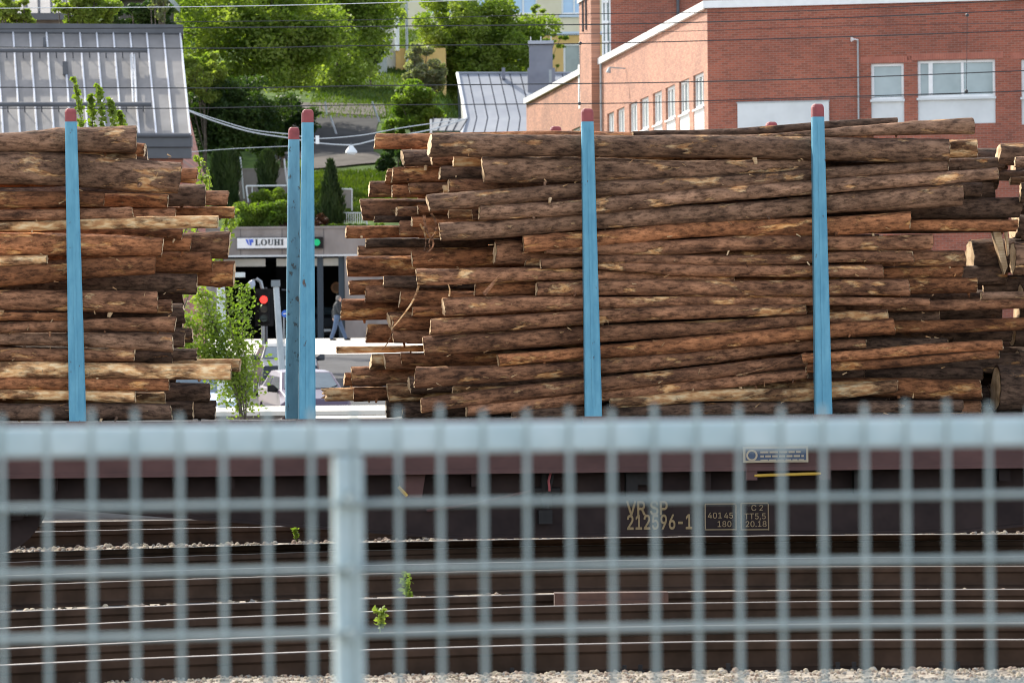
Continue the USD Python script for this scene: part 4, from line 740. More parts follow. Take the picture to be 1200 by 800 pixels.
    for y in ax_:
        for s in (-1, 1):
            c = trimesh.creation.cylinder(.31, .2, sections=24); v = np.array(c.vertices)[:, [2, 1, 0]] + [s * (w - .13), y, .31]; wh = part('wheel', (W_(v), c.faces), TYRE, t, smooth=40)
            c = trimesh.creation.cylinder(.2, .03, sections=20); v = np.array(c.vertices)[:, [2, 1, 0]] + [s * (w - .022), y, .31]; part('rim', (W_(v), c.faces), GREYMETAL, wh)
    m = MB(); m.fbox(np.zeros(3), np.eye(3)[0], np.eye(3)[1], Z, -.36, .36, -h + .015, -h + .06, .54, .66); v, f = m.get(); part('grille', (W_(v), f), BLACK, t)
    m = MB(); m.box(-.55, .55, -h + .02, -h + .07, .27, .38); v, f = m.get(); part('air_intake', (W_(v), f), BLACK, t)
    m = MB(); m.box(-.26, .26, -h - .005, -h + .05, .42, .53); v, f = m.get(); part('number_plate', (W_(v), f), WHITE, t)
    if kind == 'van':
        m = MB(); m.box(-.26, .26, h - .02, h + .03, .6, .72); v, f = m.get(); part('rear_plate', (W_(v), f), WHITE, t)
    m = MB()
    for s in (-.35, .3): m.tube([(s, wsb - .05, bonnet[1] + .03), (s + .35, wsb + .13, bonnet[1] + .15)], .012, 5)
    v, f = m.get(); part('wiper', (W_(v), f), BLACK, t)
    return t
car('lilac hatchback facing the tracks with dark mirrors, nearest car in the gap', at(353.5, 450, 110)[0], 111.5, 12, carpaint('lilac_paint', (.085, .063, .092), (.105, .08, .112)), 'hatch', W=1.70, H=1.43)
car('black family car facing the tracks behind the lilac hatchback', at(333.5, 450, 130)[0], 131, 6, carpaint('black_car_paint', (.015, .018, .025), (.02, .024, .032)), 'suv', 4.4, 1.74, 1.47)
car('pale blue car half hidden by the left log stack', at(224, 450, 108)[0], 110, 8, carpaint('pale_blue_paint', (.42, .50, .60), (.48, .56, .66)), 'hatch', 4.1, 1.74, 1.50)
car('dark van with red tail lights just inside the garage', at(380.5, 450, 209)[0], 209.5, 3, pm('dark_van_paint', (.012, .015, .02), (.016, .02, .026), 1, .5, spec=.2), 'van', 4.6, 1.75, 1.55, True, zg=3.45)

# ------------------------------------------------------------------ the walking person
Yp = 186; b0 = at(395.5, 398.5, Yp); b0[2] = zs(Yp) + .012
t = thing('person', 'person in dark jacket and blue jeans walking across the pale plaza', 'person', tuple(b0))
def limb(J):   # chain of (point, radius) pairs hulled one after another
    out = None
    for (a, ra), (b, rb) in zip(J[:-1], J[1:]):
        s = trimesh.creation.icosphere(2, 1.0).vertices; hpart = m3.Manifold.hull_points(np.vstack([np.array(a) + s * ra, np.array(b) + s * rb])); out = hpart if out is None else out + hpart
    return out
def smoothed(man, l=.03, it=8):
    k = man.refine_to_length(l).to_mesh(); tm = trimesh.Trimesh(k.vert_properties[:, :3], k.tri_verts, process=True); trimesh.smoothing.filter_taubin(tm, iterations=it); return tm
J = lambda *p: np.array(p, float)
hipL, hipR, kneeL, kneeR = J(-.01, -.09, .93), J(.01, .09, .93), J(-.10, -.09, .50), J(.16, .09, .52); ankL, ankR = J(-.24, -.09, .10), J(.33, .09, .10)
shL, shR = J(.02, -.19, 1.44), J(-.02, .19, 1.44)
elL, elR = J(.08, -.25, 1.17), J(-.16, .24, 1.18); wrL, wrR = J(.24, -.22, .97), J(-.17, .23, .93)
body = limb([(J(0, 0, .95), .135), (J(0, 0, 1.15), .145), (J(.01, 0, 1.34), .165), (J(.01, 0, 1.46), .10), (J(.03, 0, 1.52), .06), (J(.05, 0, 1.60), .065)]) + limb([(hipL, .10), (hipR, .10)]) + limb([(shL, .075), (shR, .075)])
for a, k, n_, f_ in ((hipL, kneeL, ankL, -1), (hipR, kneeR, ankR, 1)): body += limb([(a, .095), (k, .062), (n_, .045), (n_ + J(.0, 0, -.05), .04), (n_ + J(.16, 0, -.06 if f_ > 0 else -.075), .032)])
for s, e, w in ((shL, elL, wrL), (shR, elR, wrR)): 
    body += limb([(s, .065), (e, .048), (w, .034)])
    hd = w + (w - e) / np.linalg.norm(w - e) * .07; body += limb([(w, .03), (hd, .036)])
    for k in range(4): body += limb([(hd + J(.012 * k - .018, 0, 0), .012), (hd + J(.012 * k - .018 + .012, 0, -.05 - .01 * (k in (1, 2))), .010), (hd + J(.012 * k - .018 + .03, 0, -.085 - .008 * (k in (1, 2))), .008)])
    body += limb([(w + J(.02, 0, -.02), .012), (w + J(.05, 0, -.07), .010)])
hc = J(.065, 0, 1.665)
head = m3.Manifold.sphere(.1, 24).scale([1.0, .80, 1.2]).translate(hc) + limb([(hc + J(.04, 0, -.06), .055), (hc + J(.06, 0, -.085), .035)]) + limb([(hc + J(.095, 0, .01), .012), (hc + J(.115, 0, -.03), .016)]) + m3.Manifold.sphere(.03, 12).scale([.6, .3, 1]).translate(hc + J(0, .08, -.01)) + m3.Manifold.sphere(.03, 12).scale([.6, .3, 1]).translate(hc + J(0, -.08, -.01))
SKIN = pm('skin', (.48, .29, .21), (.52, .33, .25), 20, .6)
bm = smoothed(body + head, .03, 6)
part('body', (bm.vertices + b0, bm.faces), SKIN, t, smooth=60)
JEANS = pm('blue_jeans', (.05, .085, .15), (.08, .12, .20), 12, .9, bump=.004); JACK = pm('dark_jacket', (.014, .017, .02), (.026, .03, .034), 9, .85, bump=.006)
jk = limb([(J(0, 0, .88), .155), (J(0, 0, 1.12), .165), (J(.01, 0, 1.34), .18), (J(.015, 0, 1.47), .115)]) + limb([(shL, .088), (shR, .088)]) + limb([(shL, .085), (elL, .066), (wrL, .052)]) + limb([(shR, .085), (elR, .066), (wrR, .052)]) + limb([(J(.03, 0, 1.5), .085), (J(.04, 0, 1.56), .08)])
q = smoothed(jk, .03, 6); part('jacket', (q.vertices + b0, q.faces), JACK, t, smooth=60)
jn = limb([(hipL, .13), (hipR, .13)]) + limb([(hipL, .115), (kneeL, .085), (ankL, .072)]) + limb([(hipR, .115), (kneeR, .085), (ankR, .072)])
q = smoothed(jn, .03, 6); part('jeans', (q.vertices + b0, q.faces), JEANS, t, smooth=60)
sh = limb([(ankL + J(-.03, 0, -.055), .045), (ankL + J(.17, 0, -.07), .036)]) ; sh2 = limb([(ankR + J(-.03, 0, -.05), .045), (ankR + J(.17, 0, -.055), .036)])
for s_ in (sh, sh2): q = smoothed(s_, .03, 3); part('shoe', (q.vertices + b0, q.faces), BLACK, t, smooth=60)
hair = m3.Manifold.sphere(.108, 24).scale([1.0, .84, 1.12]).translate(hc + J(-.012, 0, .022)) - m3.Manifold.cube([.2, .4, .3], True).translate(hc + J(.145, 0, -.08)) - m3.Manifold.cube([.5, .4, .2], True).translate(hc + J(0, 0, -.18))
q = smoothed(hair, .03, 3); part('hair', (q.vertices + b0, q.faces), pm('grey_hair', (.10, .09, .085), (.16, .15, .14), 20, .8), t, smooth=60)
m = MB()
for s in (-1, 1): e = trimesh.creation.icosphere(1, .012); m.add(e.vertices + b0 + hc + [.094, s * .032, .012], e.faces)
m.build('eyes', BLACK, t); m = MB(); m.tube([b0 + hc + [.097, -.025, -.065], b0 + hc + [.103, 0, -.066], b0 + hc + [.097, .025, -.065]], .006, 5); m.build('mouth', pm('lips', (.3, .13, .1), None), t)

# ------------------------------------------------------------------ brick office building
A = at(830, 150, 178); A[2] = 0; B = at(617, 150, 238); B[2] = 0
lu = (B - A) / np.linalg.norm(B - A); ln = np.array([-lu[1], lu[0], 0]); ln = ln if ln[0] < 0 else -ln
PH = math.radians(12.5); fu = np.array([math.cos(PH), -math.sin(PH), 0]); fn_ = np.array([-math.sin(PH), -math.cos(PH), 0])
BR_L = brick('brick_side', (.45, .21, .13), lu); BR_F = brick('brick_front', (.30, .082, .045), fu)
def uvp(O, u, n, px, py):
    p = on_plane(px, py, O, n); return float(np.dot(p - O, u)), float(p[2])
UL = lambda px, py: uvp(A, lu, ln, px, py); UF = lambda px, py: uvp(A, fu, fn_, px, py)
bt = thing('brick_office_building', 'red brick office building with white parapets and a lit window row', 'building', tuple(A + Z * 3))
ztop = at(830, 10, 178)[2]; zc = at(830, 1.3, 178)[2]; LB = np.linalg.norm(B - A); LFR = 26.0
holesL, winL = [], []
zwt = UL(824, 84)[1]; zwb = UL(824, 124.5)[1]; zpb = zwb - 1.35
for i, (x0, x1) in enumerate(((812.5, 824.8), (795.8, 807.5), (780, 791), (765, 775.5), (750, 760), (737, 746.5), (722.5, 731.5), (711.2, 719), (669.5, 680), (661.5, 667.2))):
    u1, u0 = UL(x0, 100)[0], UL(x1, 100)[0]; panel = i < 8
    holesL.append(sbox(u0, zpb if panel else zwb - .4, u1, zwt)); winL.append((u0, u1, panel))
polyL = sbox(0, -1, LB, ztop)
for h in holesL: polyL = polyL.difference(h)
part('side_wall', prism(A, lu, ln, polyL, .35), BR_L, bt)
def window(O, u, n, u0, u1, z0, z1, parent, bars=(), glass=PANE, fw=.09, name='window', rec=.12, barw=None):
    m = MB(); o = O - n * rec
    for a, b, c, d in ((u0, u1, z0, z0 + fw), (u0, u1, z1 - fw, z1), (u0, u0 + fw, z0 + fw, z1 - fw), (u1 - fw, u1, z0 + fw, z1 - fw)): m.fbox(o, u, n, Z, a, b, -.06, .03, c, d)
    for i, (k, bw) in enumerate(bars): m.fbox(o, u, n, Z, k - bw / 2, k + bw / 2, -.06, .025, z0 + fw, z1 - fw)
    w = m.build(name, WHITE, parent)
    xs = [u0 + fw] + sum([[k - bw / 2, k + bw / 2] for k, bw in bars], []) + [u1 - fw]
    for a, b in zip(xs[::2], xs[1::2]): m = MB(); m.fbox(o, u, n, Z, a, b, -.045, -.03, z0 + fw, z1 - fw); m.build('pane', glass, w)
    return w
for u0, u1, panel in winL:
    z0 = zwb if panel else zwb - .4; w = u1 - u0
    window(A, lu, ln, u0 + .002, u1 - .002, z0, zwt, bt, [(u0 + w * .36, .13), (u0 + w * .70, .13)], fw=.12)
    m = MB(); m.fbox(A, lu, ln, Z, u0 - .01, u1 + .01, -.08, .06, z0 - .07, z0 - .002); m.build('window_sill', WHITE, bt)
    if panel: m = MB(); m.fbox(A, lu, ln, Z, u0 + .003, u1 - .003, -.2, -.03, zpb, z0 - .073); m.build('spandrel_panel', WHITE, bt)
m = MB(); m.fbox(A, lu, ln, Z, -.02, LB, -.5, .14, ztop + .002, zc); m.build('side_coping', WHITE, bt)
# front face
polyF = sbox(0, -1, LFR, ztop); FW = []
for x0, x1, y0, y1, yp in ((1020.5, 1059, 75, 117, 145), (1075, 1166, 71.5, 115, 146), (1196.5, 1288, 70, 114, 146)):
    u0, z1 = UF(x0, y0); u1, _ = UF(x1, y0); z0 = UF(x0, y1)[1]; zp = UF(x0, yp)[1]; polyF = polyF.difference(sbox(u0, zp, u1, z1)); FW.append((u0, u1, z0, z1, zp))
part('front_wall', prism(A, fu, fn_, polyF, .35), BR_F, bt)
for i, (u0, u1, z0, z1, zp) in enumerate(FW):
    w = u1 - u0
    window(A, fu, fn_, u0 + .002, u1 - .002, z0, z1, bt, [] if i == 0 else [(u0 + w * .165, .16), (u0 + w * .575, .10)], fw=.10, glass=pane(f'front_pane_{i}', (.20, .25, .26), (.34, .40, .42), .35))
    m = MB(); m.fbox(A, fu, fn_, Z, u0 - .03, u1 + .03, -.08, .06, z0 - .09, z0 - .002); m.build('window_sill', OFFWHITE, bt)
    m = MB(); m.fbox(A, fu, fn_, Z, u0 + .003, u1 - .003, -.2, -.04, zp, z0 - .093); m.build('spandrel_panel', OFFWHITE, bt)
    # soldier course of upright bricks over the window
    for k in range(int((w + .8) / .09)): m = MB(); m.fbox(A, fu, fn_, Z, u0 - .4 + k * .09 + .005, u0 - .4 + k * .09 + .083, -.05, .012, z1 + .03, z1 + .27); m.build('lintel_brick', pm('lintel_brick_a', (.33, .11, .075), (.42, .15, .10), 3, .85), bt)
m = MB(); m.fbox(A, fu, fn_, Z, -.14, LFR, -.5, .141, ztop + .002, zc + .002); m.build('front_coping', WHITE, bt)
u0, z1 = UF(864.5, 121.5); u1, z0 = UF(972, 175); m = MB(); m.fbox(A, fu, fn_, Z, u0, u1, .002, .07, z0, z1); m.build('white_board', OFFWHITE, bt)
m = MB(); m.fbox(A, fu, fn_, Z, u0 - .03, u1 + .03, .004, .09, z1, z1 + .05); m.build('board_trim', GREYMETAL, bt)
uq, zq = UF(1005.5, 47); P = A + fu * uq + Z * zq; m = MB(); m.tube([A + fu * uq + fn_ * .05 + Z * (zq - 4.3), P + fn_ * .05], .035, 6); m.build('cable_duct', GREYMETAL, bt)
m = MB(); m.tube([P + fn_ * .05, P + fn_ * .35 - fu * .1, P + fn_ * .4 - fu * .2], [.03, .03, .1], 8); m.build('wall_lamp', WHITE, bt)
uq, zq = UF(1133, 80); P = A + fu * uq; 
# back-left continuation: roof slab and back
m = MB(); q = [A + fu * .2 - fn_ * .2, A + fu * LFR - fn_ * .2, A + fu * LFR + lu * 50, A + lu * (LB - .1) - ln * .2]; m.hexa([p + Z * (ztop - .6) for p in q] + [p + Z * (ztop - .3) for p in q]); m.build('roof_slab', DARKGREY, bt)
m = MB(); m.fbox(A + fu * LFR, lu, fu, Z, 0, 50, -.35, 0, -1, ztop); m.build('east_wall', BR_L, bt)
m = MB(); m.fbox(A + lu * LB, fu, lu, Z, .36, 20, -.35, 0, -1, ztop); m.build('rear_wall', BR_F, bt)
# tall pier on the side face, stair window strip, upper storey
ua, ub = UL(704, 100)[0], UL(690, 100)[0]; zpier = at(697, 6, 214)[2]
m = MB(); m.fbox(A, lu, ln, Z, ua, ub, .002, .42, -1, zpier); m.build('stair_pier', BR_L, bt)
m = MB(); m.fbox(A, lu, ln, Z, ua - .1, ub + .1, -.2, .5, zpier + .002, zpier + .55); m.build('pier_coping', WHITE, bt)
for k in (.35, .62): m = MB(); m.tube([A + lu * (ua + (ub - ua) * k) + ln * .46 + Z * (at(697, 42, 214)[2]), A + lu * (ua + (ub - ua) * k) + ln * .46 + Z * (zpier + .4)], .05, 6); m.build('pier_pipe', DARKGREY, bt)
u0, z1 = UL(691, 84.5); u1, z0 = UL(679, 128); m = MB(); m.fbox(A, lu, ln, Z, u0, u1, .002, .05, z0, zpier - 2.6); m.build('white_strip', WHITE, bt)
C = A + lu * (ua - .15)
uc = float(np.dot(on_plane(716, 60, C, fn_) - C, fu)); ue = float(np.dot(on_plane(882, 20, C, fn_) - C, fu))
m = MB(); m.fbox(C, fu, -fn_, Z, uc, ue, 0, 14, ztop - .5, 20.2); m.build('upper_storey', BR_F, bt)
m = MB(); m.fbox(C, fu, -fn_, Z, uc - .3, ue + .3, -.3, 14.3, 20.2, 20.6); m.build('upper_coping', WHITE, bt)
window(C, fu, fn_, .05, uc - .002, ztop - .4, 20.15, bt, [(uc * .52, .10)], fw=.07, rec=.05, glass=PANE, name='stair_window')
for k in range(3):
    zz = UL(704, 62 - k * 24)[1] + .4; m = MB(); m.fbox(C, fu, fn_, Z, .1, uc - .1, -.03, .03, zz, zz + .12); m.build('stair_transom', WHITE, bt)
ud = float(np.dot(on_plane(795, 20, C, fn_) - C, fu)); m = MB(); m.tube([C + fu * ud + fn_ * .1 + Z * (ztop - .4), C + fu * ud + fn_ * .1 + Z * 20.2], .07, 8); m.build('downpipe', DARKGREY, bt)
ud, zd = UL(706.3, 66); m = MB(); m.tube([A + lu * ud + ln * .09 + Z * 2, A + lu * ud + ln * .09 + Z * zd], .055, 8); m.build('downpipe', GREYMETAL, bt)
ud, zd = UL(733, 80.5); P = A + lu * ud + Z * zd; m = MB(); m.tube([P, P + ln * .7 + Z * .05], .03, 6); m.tube([P + ln * .7 + Z * .06, P + ln * .75 - Z * .18], [.05, .12], 8); m.build('side_lamp', GREYMETAL, bt)

# ------------------------------------------------------------------ grey roofed houses
def seamroof(t, c00, c10, c01, c11, n, mat, seam, width=.035, h=.06, gap=.012, seamr=None, flip=1):
    """roof plane: c00,c10 ridge left/right; c01,c11 eave left/right; n sheet panels with standing seams"""
    c00, c10, c01, c11 = map(np.array, (c00, c10, c01, c11)); nn = np.cross(c10 - c00, c01 - c00); nn /= np.linalg.norm(nn); nn = nn if nn[2] > 0 else -nn
    for k in range(n):
        a, b = k / n, (k + 1) / n; P = [c00 + (c10 - c00) * a, c00 + (c10 - c00) * b, c01 + (c11 - c01) * b, c01 + (c11 - c01) * a]; m = MB(); g = (c10 - c00) / np.linalg.norm(c10 - c00) * gap
        m.hexa([P[0] + g - nn * .05, P[1] - g - nn * .05, P[2] - g - nn * .05, P[3] + g - nn * .05, P[0] + g, P[1] - g, P[2] - g, P[3] + g]); m.build('roof_sheet', mat, t)
    ux = (c10 - c00) / np.linalg.norm(c10 - c00)
    for k in range(n + 1):
        a = k / n; p, q = c00 + (c10 - c00) * a, c01 + (c11 - c01) * a; m = MB(); m.hexa([p - ux * width, p + ux * width, q + ux * width, q - ux * width, p - ux * width * .6 + nn * h, p + ux * width * .6 + nn * h, q + ux * width * .6 + nn * h, q - ux * width * .6 + nn * h]); m.build('roof_seam', seam, t)
    return nn
SEAM = pm('bright_seam', (.62, .63, .66), (.7, .71, .74), 2, .35, .3)
t = thing('grey_roofed_house', 'brick house with light grey standing seam roof behind the left stack', 'house', tuple(at(100, 300, 142)))
r0, r1, e0, e1 = at(-63, 37.5, 146), at(211, 39.5, 146), at(-56, 158, 141), at(223, 158, 141)
nr = seamroof(t, r0, r1, e0, e1, 14, ROOF_GREY, SEAM, .034, .06)
ux = (r1 - r0) / np.linalg.norm(r1 - r0)
m = MB(); m.fbox(r0, ux, nr, Z, -.1, np.linalg.norm(r1 - r0) + .1, -.1, .15, -.12, .16); m.build('ridge_cap', DARKGREY, t)
back = [p + np.array([0, 6.5, -4.0]) for p in (r0, r1)]; m = MB(); m.hexa([r0 - Z * .05, r1 - Z * .05, back[1] - Z * .05, back[0] - Z * .05, r0, r1, back[1], back[0]]); m.build('rear_roof', ROOF_GREY, t)
def bar(y0, y1, x0, x1, lift, th, mat, nm):
    P = []
    for x in (x0, x1): P.append(on_plane(x, (y0 + y1) / 2, r0, nr) + nr * lift)
    m = MB(); m.tube(P, th, 8); m.build(nm, mat, t); return P
for y in (68, 131.5):
    P = bar(y - 3, y + 3, -60, 173 if y < 100 else 178, .28, .075, DARKGREY, 'snow_guard')
    for k in range(12): q = P[0] + (P[1] - P[0]) * (k + .5) / 12; m = MB(); m.tube([q, q - nr * .3], .02, 5); m.build('guard_bracket', DARKGREY, t)
LAD = pm('ladder_steel', (.6, .6, .6), None, rough=.4)
lad = []
for x in (153.5, 157.5): a, b = on_plane(x, 70, r0, nr) + nr * .18, on_plane(x + 3, 130, r0, nr) + nr * .18; lad.append((a, b))
m = MB(); [m.tube([a, b], .03, 6) for a, b in lad]
for k in range(9): m.tube([lad[0][0] + (lad[0][1] - lad[0][0]) * (k + .5) / 9, lad[1][0] + (lad[1][1] - lad[1][0]) * (k + .5) / 9], .018, 5)
m.build('roof_ladder', LAD, t)
q = on_plane(76.5, 88, r0, nr); MB().box(q[0] - .07, q[0] + .07, q[1] - .1, q[1] + .2, q[2], q[2] + .42).build('vent_pipe', DARKGREY, t)
q = on_plane(52, 55, r0, nr); MB().box(q[0] - .035, q[0] + .035, q[1] - .05, q[1] + .1, q[2], q[2] + .3).build('vent_pipe', DARKGREY, t)
ue_ = (e1 - e0) / np.linalg.norm(e1 - e0); no = np.array([ue_[1], -ue_[0], 0]); Le = np.linalg.norm(e1 - e0); fb_ = at(223, 185.5, 141)[2] - e1[2]
m = MB(); m.fbox(e0, ue_, no, Z, -.1, Le + .05, -.4, .05, fb_ * .52, -.02); m.fbox(e0, ue_, no, Z, -.1, Le + .02, -.4, -.02, fb_, fb_ * .52 - .02); m.build('eaves_box', DARKGREY, t)
m = MB(); m.tube([e0 + no * .09 - Z * .02, e1 + no * .09 - Z * .02], .07, 8); m.build('gutter', DARKGREY, t)
BR_H = brick('brick_house', (.40, .15, .10), ue_)
m = MB(); m.fbox(e0, ue_, no, Z, 0, Le - .25, -10.5, -.3, -9, fb_ + .004); m.build('house_wall', BR_H, t)
gz = e1 + np.array([-.15, 0, 0]); m = MB(); P = [e1 - no * .4 + Z * (fb_ + .0) - ue_ * .26, r1 - ue_ * .3 - Z * .1, back[1] - ue_ * .3 - Z * .1, e1 - no * 10.4 - ue_ * .3 + Z * fb_]; m.hexa(P + [p - ue_ * .2 for p in P]); m.build('gable_wall', BR_H, t)
# grey blue roofed house in the middle
t = thing('blue_grey_roofed_house', 'house with pale blue-grey standing seam roof beside the brick office', 'house', tuple(at(600, 300, 245)))
a, b, c, d = at(536, 86.5, 252), at(720, 86.5, 252), at(546, 138, 247), at(737, 138, 247)
DKSEAM = pm('dark_seam', (.06, .065, .08), None, rough=.95, spec=.05)
seamroof(t, a, b, c, d, 15, ROOF_BLUE, DKSEAM, .03, .012)
e, f2 = at(537, 170, 243.5), at(743, 170, 243.5)
seamroof(t, c, d, e, f2, 15, ROOF_BLUE, DKSEAM, .03, .012)
HW = pm('house_render', (.42, .42, .38), (.5, .5, .46), 1, .9)
m = MB(); bk = np.array([0, 10, -6.]); P = [a, c, c + [0, 14, 0], a + [0, 9, -3]]; P = [e + [.3, .3, -.1], c + [.15, 0, -.08], a + [.15, 0, -.08], a + [.15, 9, -7], e + [.3, 17, -.1]]; 
m.add(np.vstack([P, [p + np.array([.2, 0, 0]) for p in P]]), [[0, 1, 2], [0, 2, 3], [0, 3, 4], [5, 7, 6], [5, 8, 7], [5, 9, 8]]); m.build('gable_wall', HW, t)
m = MB(); m.tube([a + Z * .03, c + Z * .03, e + Z * .03], .09, 6); m.build('verge_trim', WHITE, t)
m = MB(); m.tube([a + Z * .03, b + Z * .03], .08, 6); m.build('ridge_cap', ROOF_BLUE, t)
m = MB(); m.box(e[0] + .3, f2[0], e[1] + .3, e[1] + 16, e[2] - 8, e[2] - .05); m.build('house_wall', HW, t)
m = MB(); m.hexa([a - Z * .05, b - Z * .05, b + [0, 9, -7], a + [0, 9, -7], a, b, b + [0, 9, -6.9], a + [0, 9, -6.9]]); m.build('rear_roof', ROOF_BLUE, t)
q0, q1 = at(620.5, 90, 250), at(647.5, 50, 250); CH = pm('chimney_sheet', (.17, .18, .22), (.22, .23, .27), 1.2, .5, .2, bump=.004)
m = MB(); m.box(q0[0], q1[0], 250, 251.2, q0[2] - 1, q1[2] - .12); ch = m.build('chimney', CH, t)
m = MB(); m.box(q0[0] - .06, q1[0] + .06, 249.9, 251.3, q1[2] - .118, q1[2] + .10); m.build('chimney_cap', pm('chimney_cap_sheet', (.4, .42, .47), None, rough=.5), ch)
m = MB(); m.box(q0[0] - .10, q1[0] + .12, 249.88, 251.3, q0[2] - 1, at(634, 80, 250)[2]); m.build('chimney_base', CH, ch)
m = MB()
for x in (q0[0] + .08, (q0[0] + q1[0]) / 2, q1[0] - .08): m.tube([(x, 250.1, q1[2] + .1), (x, 250.1, q1[2] + .34)], .025, 5)
m.build('chimney_spikes', LAD, ch)
p = at(590, 86, 251); MB().box(p[0] - .09, p[0] + .09, 251.2, 251.5, p[2] - .3, p[2] + .32).build('roof_vent', CH, t)
p = at(645, 88, 249); MB().box(p[0] - .07, p[0] + .07, 249.2, 249.4, p[2] - .4, p[2] + .3).build('roof_vent', GREYMETAL, t)
# low lean-to with white corner post
t = thing('lean_to', 'low dark lean-to with white corner post left of the blue-grey roof', 'shed', tuple(at(520, 200, 214)))
a, b, c, d = at(508, 139, 214.5), at(548, 139, 214.5), at(504, 153, 212), at(540, 153, 212); seamroof(t, a, b, c, d, 4, pm('lean_to_roof', (.13, .14, .15), (.17, .18, .19), 1, .5), DKSEAM, .03, .04)
m = MB(); m.box(c[0] + .15, d[0], 212.3, 214.5, 6, c[2] - .06); m.build('shed_wall', DARKGREY, t); m = MB(); q = at(505, 150, 211.9); m.box(q[0] - .05, q[0] + .05, 211.85, 211.95, 6.5, q[2] + .4); m.build('corner_post', WHITE, t)
# yellow apartment house at the top
YW = pm('yellow_render', (.62, .56, .40), (.70, .64, .48), .6, .9); OC = pm('ochre_render', (.56, .36, .12), (.64, .43, .17), .7, .9); BLU = pm('pale_blue_band', (.5, .58, .66), None, rough=.7)
YY = 290.; t = thing('yellow_apartment_house', 'cream and ochre apartment house behind the leafy maple at the top', 'building', tuple(at(600, 60, YY)))
Oy = np.array([0, YY, 0.]); H_ = lambda px, py: at(px, py, YY)[[0, 2]]
x0, x1 = H_(476, 0)[0], H_(790, 0)[0]; zb0 = H_(600, 140)[1]; z_och = H_(600, 42)[1]; z_band = H_(600, 38)[1]; ztp = H_(600, -110)[1]
wins = []
for (px0, px1, py0, py1) in ((657.5, 688, -22, 17), (660, 700, 51.5, 88), (596, 630, -22, 17), (596, 632, 51.5, 88), (500, 530, 51.5, 88), (500, 530, -22, 17), (545, 575, -22, 17), (545, 575, 51.5, 88)):
    a_, zt_ = H_(px0, py0); b_, zb_ = H_(px1, py1); wins.append((a_, b_, zb_, zt_))
up_ = sbox(x0, z_band, x1, ztp); lo_ = sbox(x0, zb0, x1, z_och)
for w in wins: r = sbox(w[0], w[2], w[1], w[3]); up_, lo_ = up_.difference(r), lo_.difference(r)
part('upper_wall', prism(Oy, ax, nf, up_, .4), YW, t); part('lower_wall', prism(Oy, ax, nf, lo_, .4), OC, t)
MB().box(x0 - .1, x1, YY - .12, YY + .3, z_och + .002, z_band - .002).build('blue_band', BLU, t)
zq = H_(600, 19)[1]; MB().box(H_(655, 0)[0], H_(690, 0)[0], YY - .1, YY + .0, zq - .12, zq + .06).build('sill_band', BLU, t)
for i, w in enumerate(wins): window(Oy, ax, nf, w[0] + .002, w[1] - .002, w[2], w[3], t, [((w[0] + w[1]) / 2, .10)], glass=PANE_BLUE if w[3] > z_och + 1 else PANE, fw=.12)
MB().box(x0, x1, YY + .41, YY + 12, zb0, ztp).build('house_core', DARKGREY, t); MB().box(x0 - .5, x1 + .5, YY - .6, YY + 12.5, ztp, ztp + .5).build('house_roof', DARKGREY, t)
# corner turret part with ochre base and white downpipe, left
t = thing('ochre_annex', 'ochre timber annex with white downpipe glimpsed left of the maple', 'building', tuple(at(465, 90, 268)))
a_, b_ = at(463.5, 57, 268), at(482, 105, 268); m = MB(); m.box(a_[0], b_[0] + 2, 268, 275, b_[2] - 1.5, a_[2]); m.build('annex_wall', OC, t)
m = MB(); m.box(a_[0] - 1.1, a_[0] - .02, 268.6, 275, b_[2] - 1.5, at(460, 30, 268)[2]); m.build('grey_wall', HW, t)
for k in range(6): x = a_[0] + .03 + k * .34; MB().box(x, x + .05, 267.96, 268, b_[2] - 1.5, a_[2] - .05).build('wall_batten', OC, t)
m = MB(); q = at(465, 20, 267.8); m.tube([(q[0], 267.8, at(465, 60, 268)[2]), (q[0], 267.8, q[2] + 4)], .14, 8); m.build('downpipe', WHITE, t)
m = MB(); q = at(477, 75, 267.8); m.tube([(q[0], 267.8, b_[2]), (q[0], 267.8, a_[2] + 4)], .08, 8); m.build('thin_downpipe', GREYMETAL, t)
m = MB(); q = at(444.5, 70, 266); m.tube([(q[0], 266, at(445, 104, 266)[2]), (q[0], 266, at(445, 32, 266)[2])], .09, 8); m.build('grey_post', GREYMETAL, t)
m = MB(); m.box(at(446, 0, 267)[0], at(452.5, 0, 267)[0], 267, 268, at(450, 101, 267)[2], at(450, 60, 267)[2]); m.build('stair_rail_panel', GREYMETAL, t)
# house far top-left
t = thing('dark_roofed_house', 'dark house with grey seamed roof at the upper left corner', 'house', tuple(at(40, 10, 205)))
a, b, c, d = at(-60, -40, 212), at(88, -40, 212), at(-58, 15.5, 205), at(90, 15.5, 205); seamroof(t, a, b, c, d, 10, ROOF_GREY, DKSEAM, .05, .05); MB().box(c[0] + .2, d[0] - .3, 205.4, 215, c[2] - 14, c[2] - .06).build('house_wall', pm('dark_wall', (.10, .085, .075), (.14, .12, .10), 1, .9), t)
MB().box(c[0], d[0], 204.85, 205.05, c[2] - .35, c[2] - .05).build('eaves_board', DARKGREY, t)
t = thing('garden_house', 'shadowy house wall with pale roof edge behind the left roof ridge', 'house', tuple(at(170, 30, 232))); q0, q1 = at(128, 50, 232), at(190, 0, 232); MB().box(q0[0], q1[0], 232, 240, q0[2] - 6, q1[2]).build('house_wall', pm('dark_timber', (.05, .045, .04), (.08, .07, .065), 1, .9), t)
MB().box(q0[0] - .3, q1[0] + .3, 231.6, 240.3, q1[2], q1[2] + .35).build('roof_edge', GREYMETAL, t)
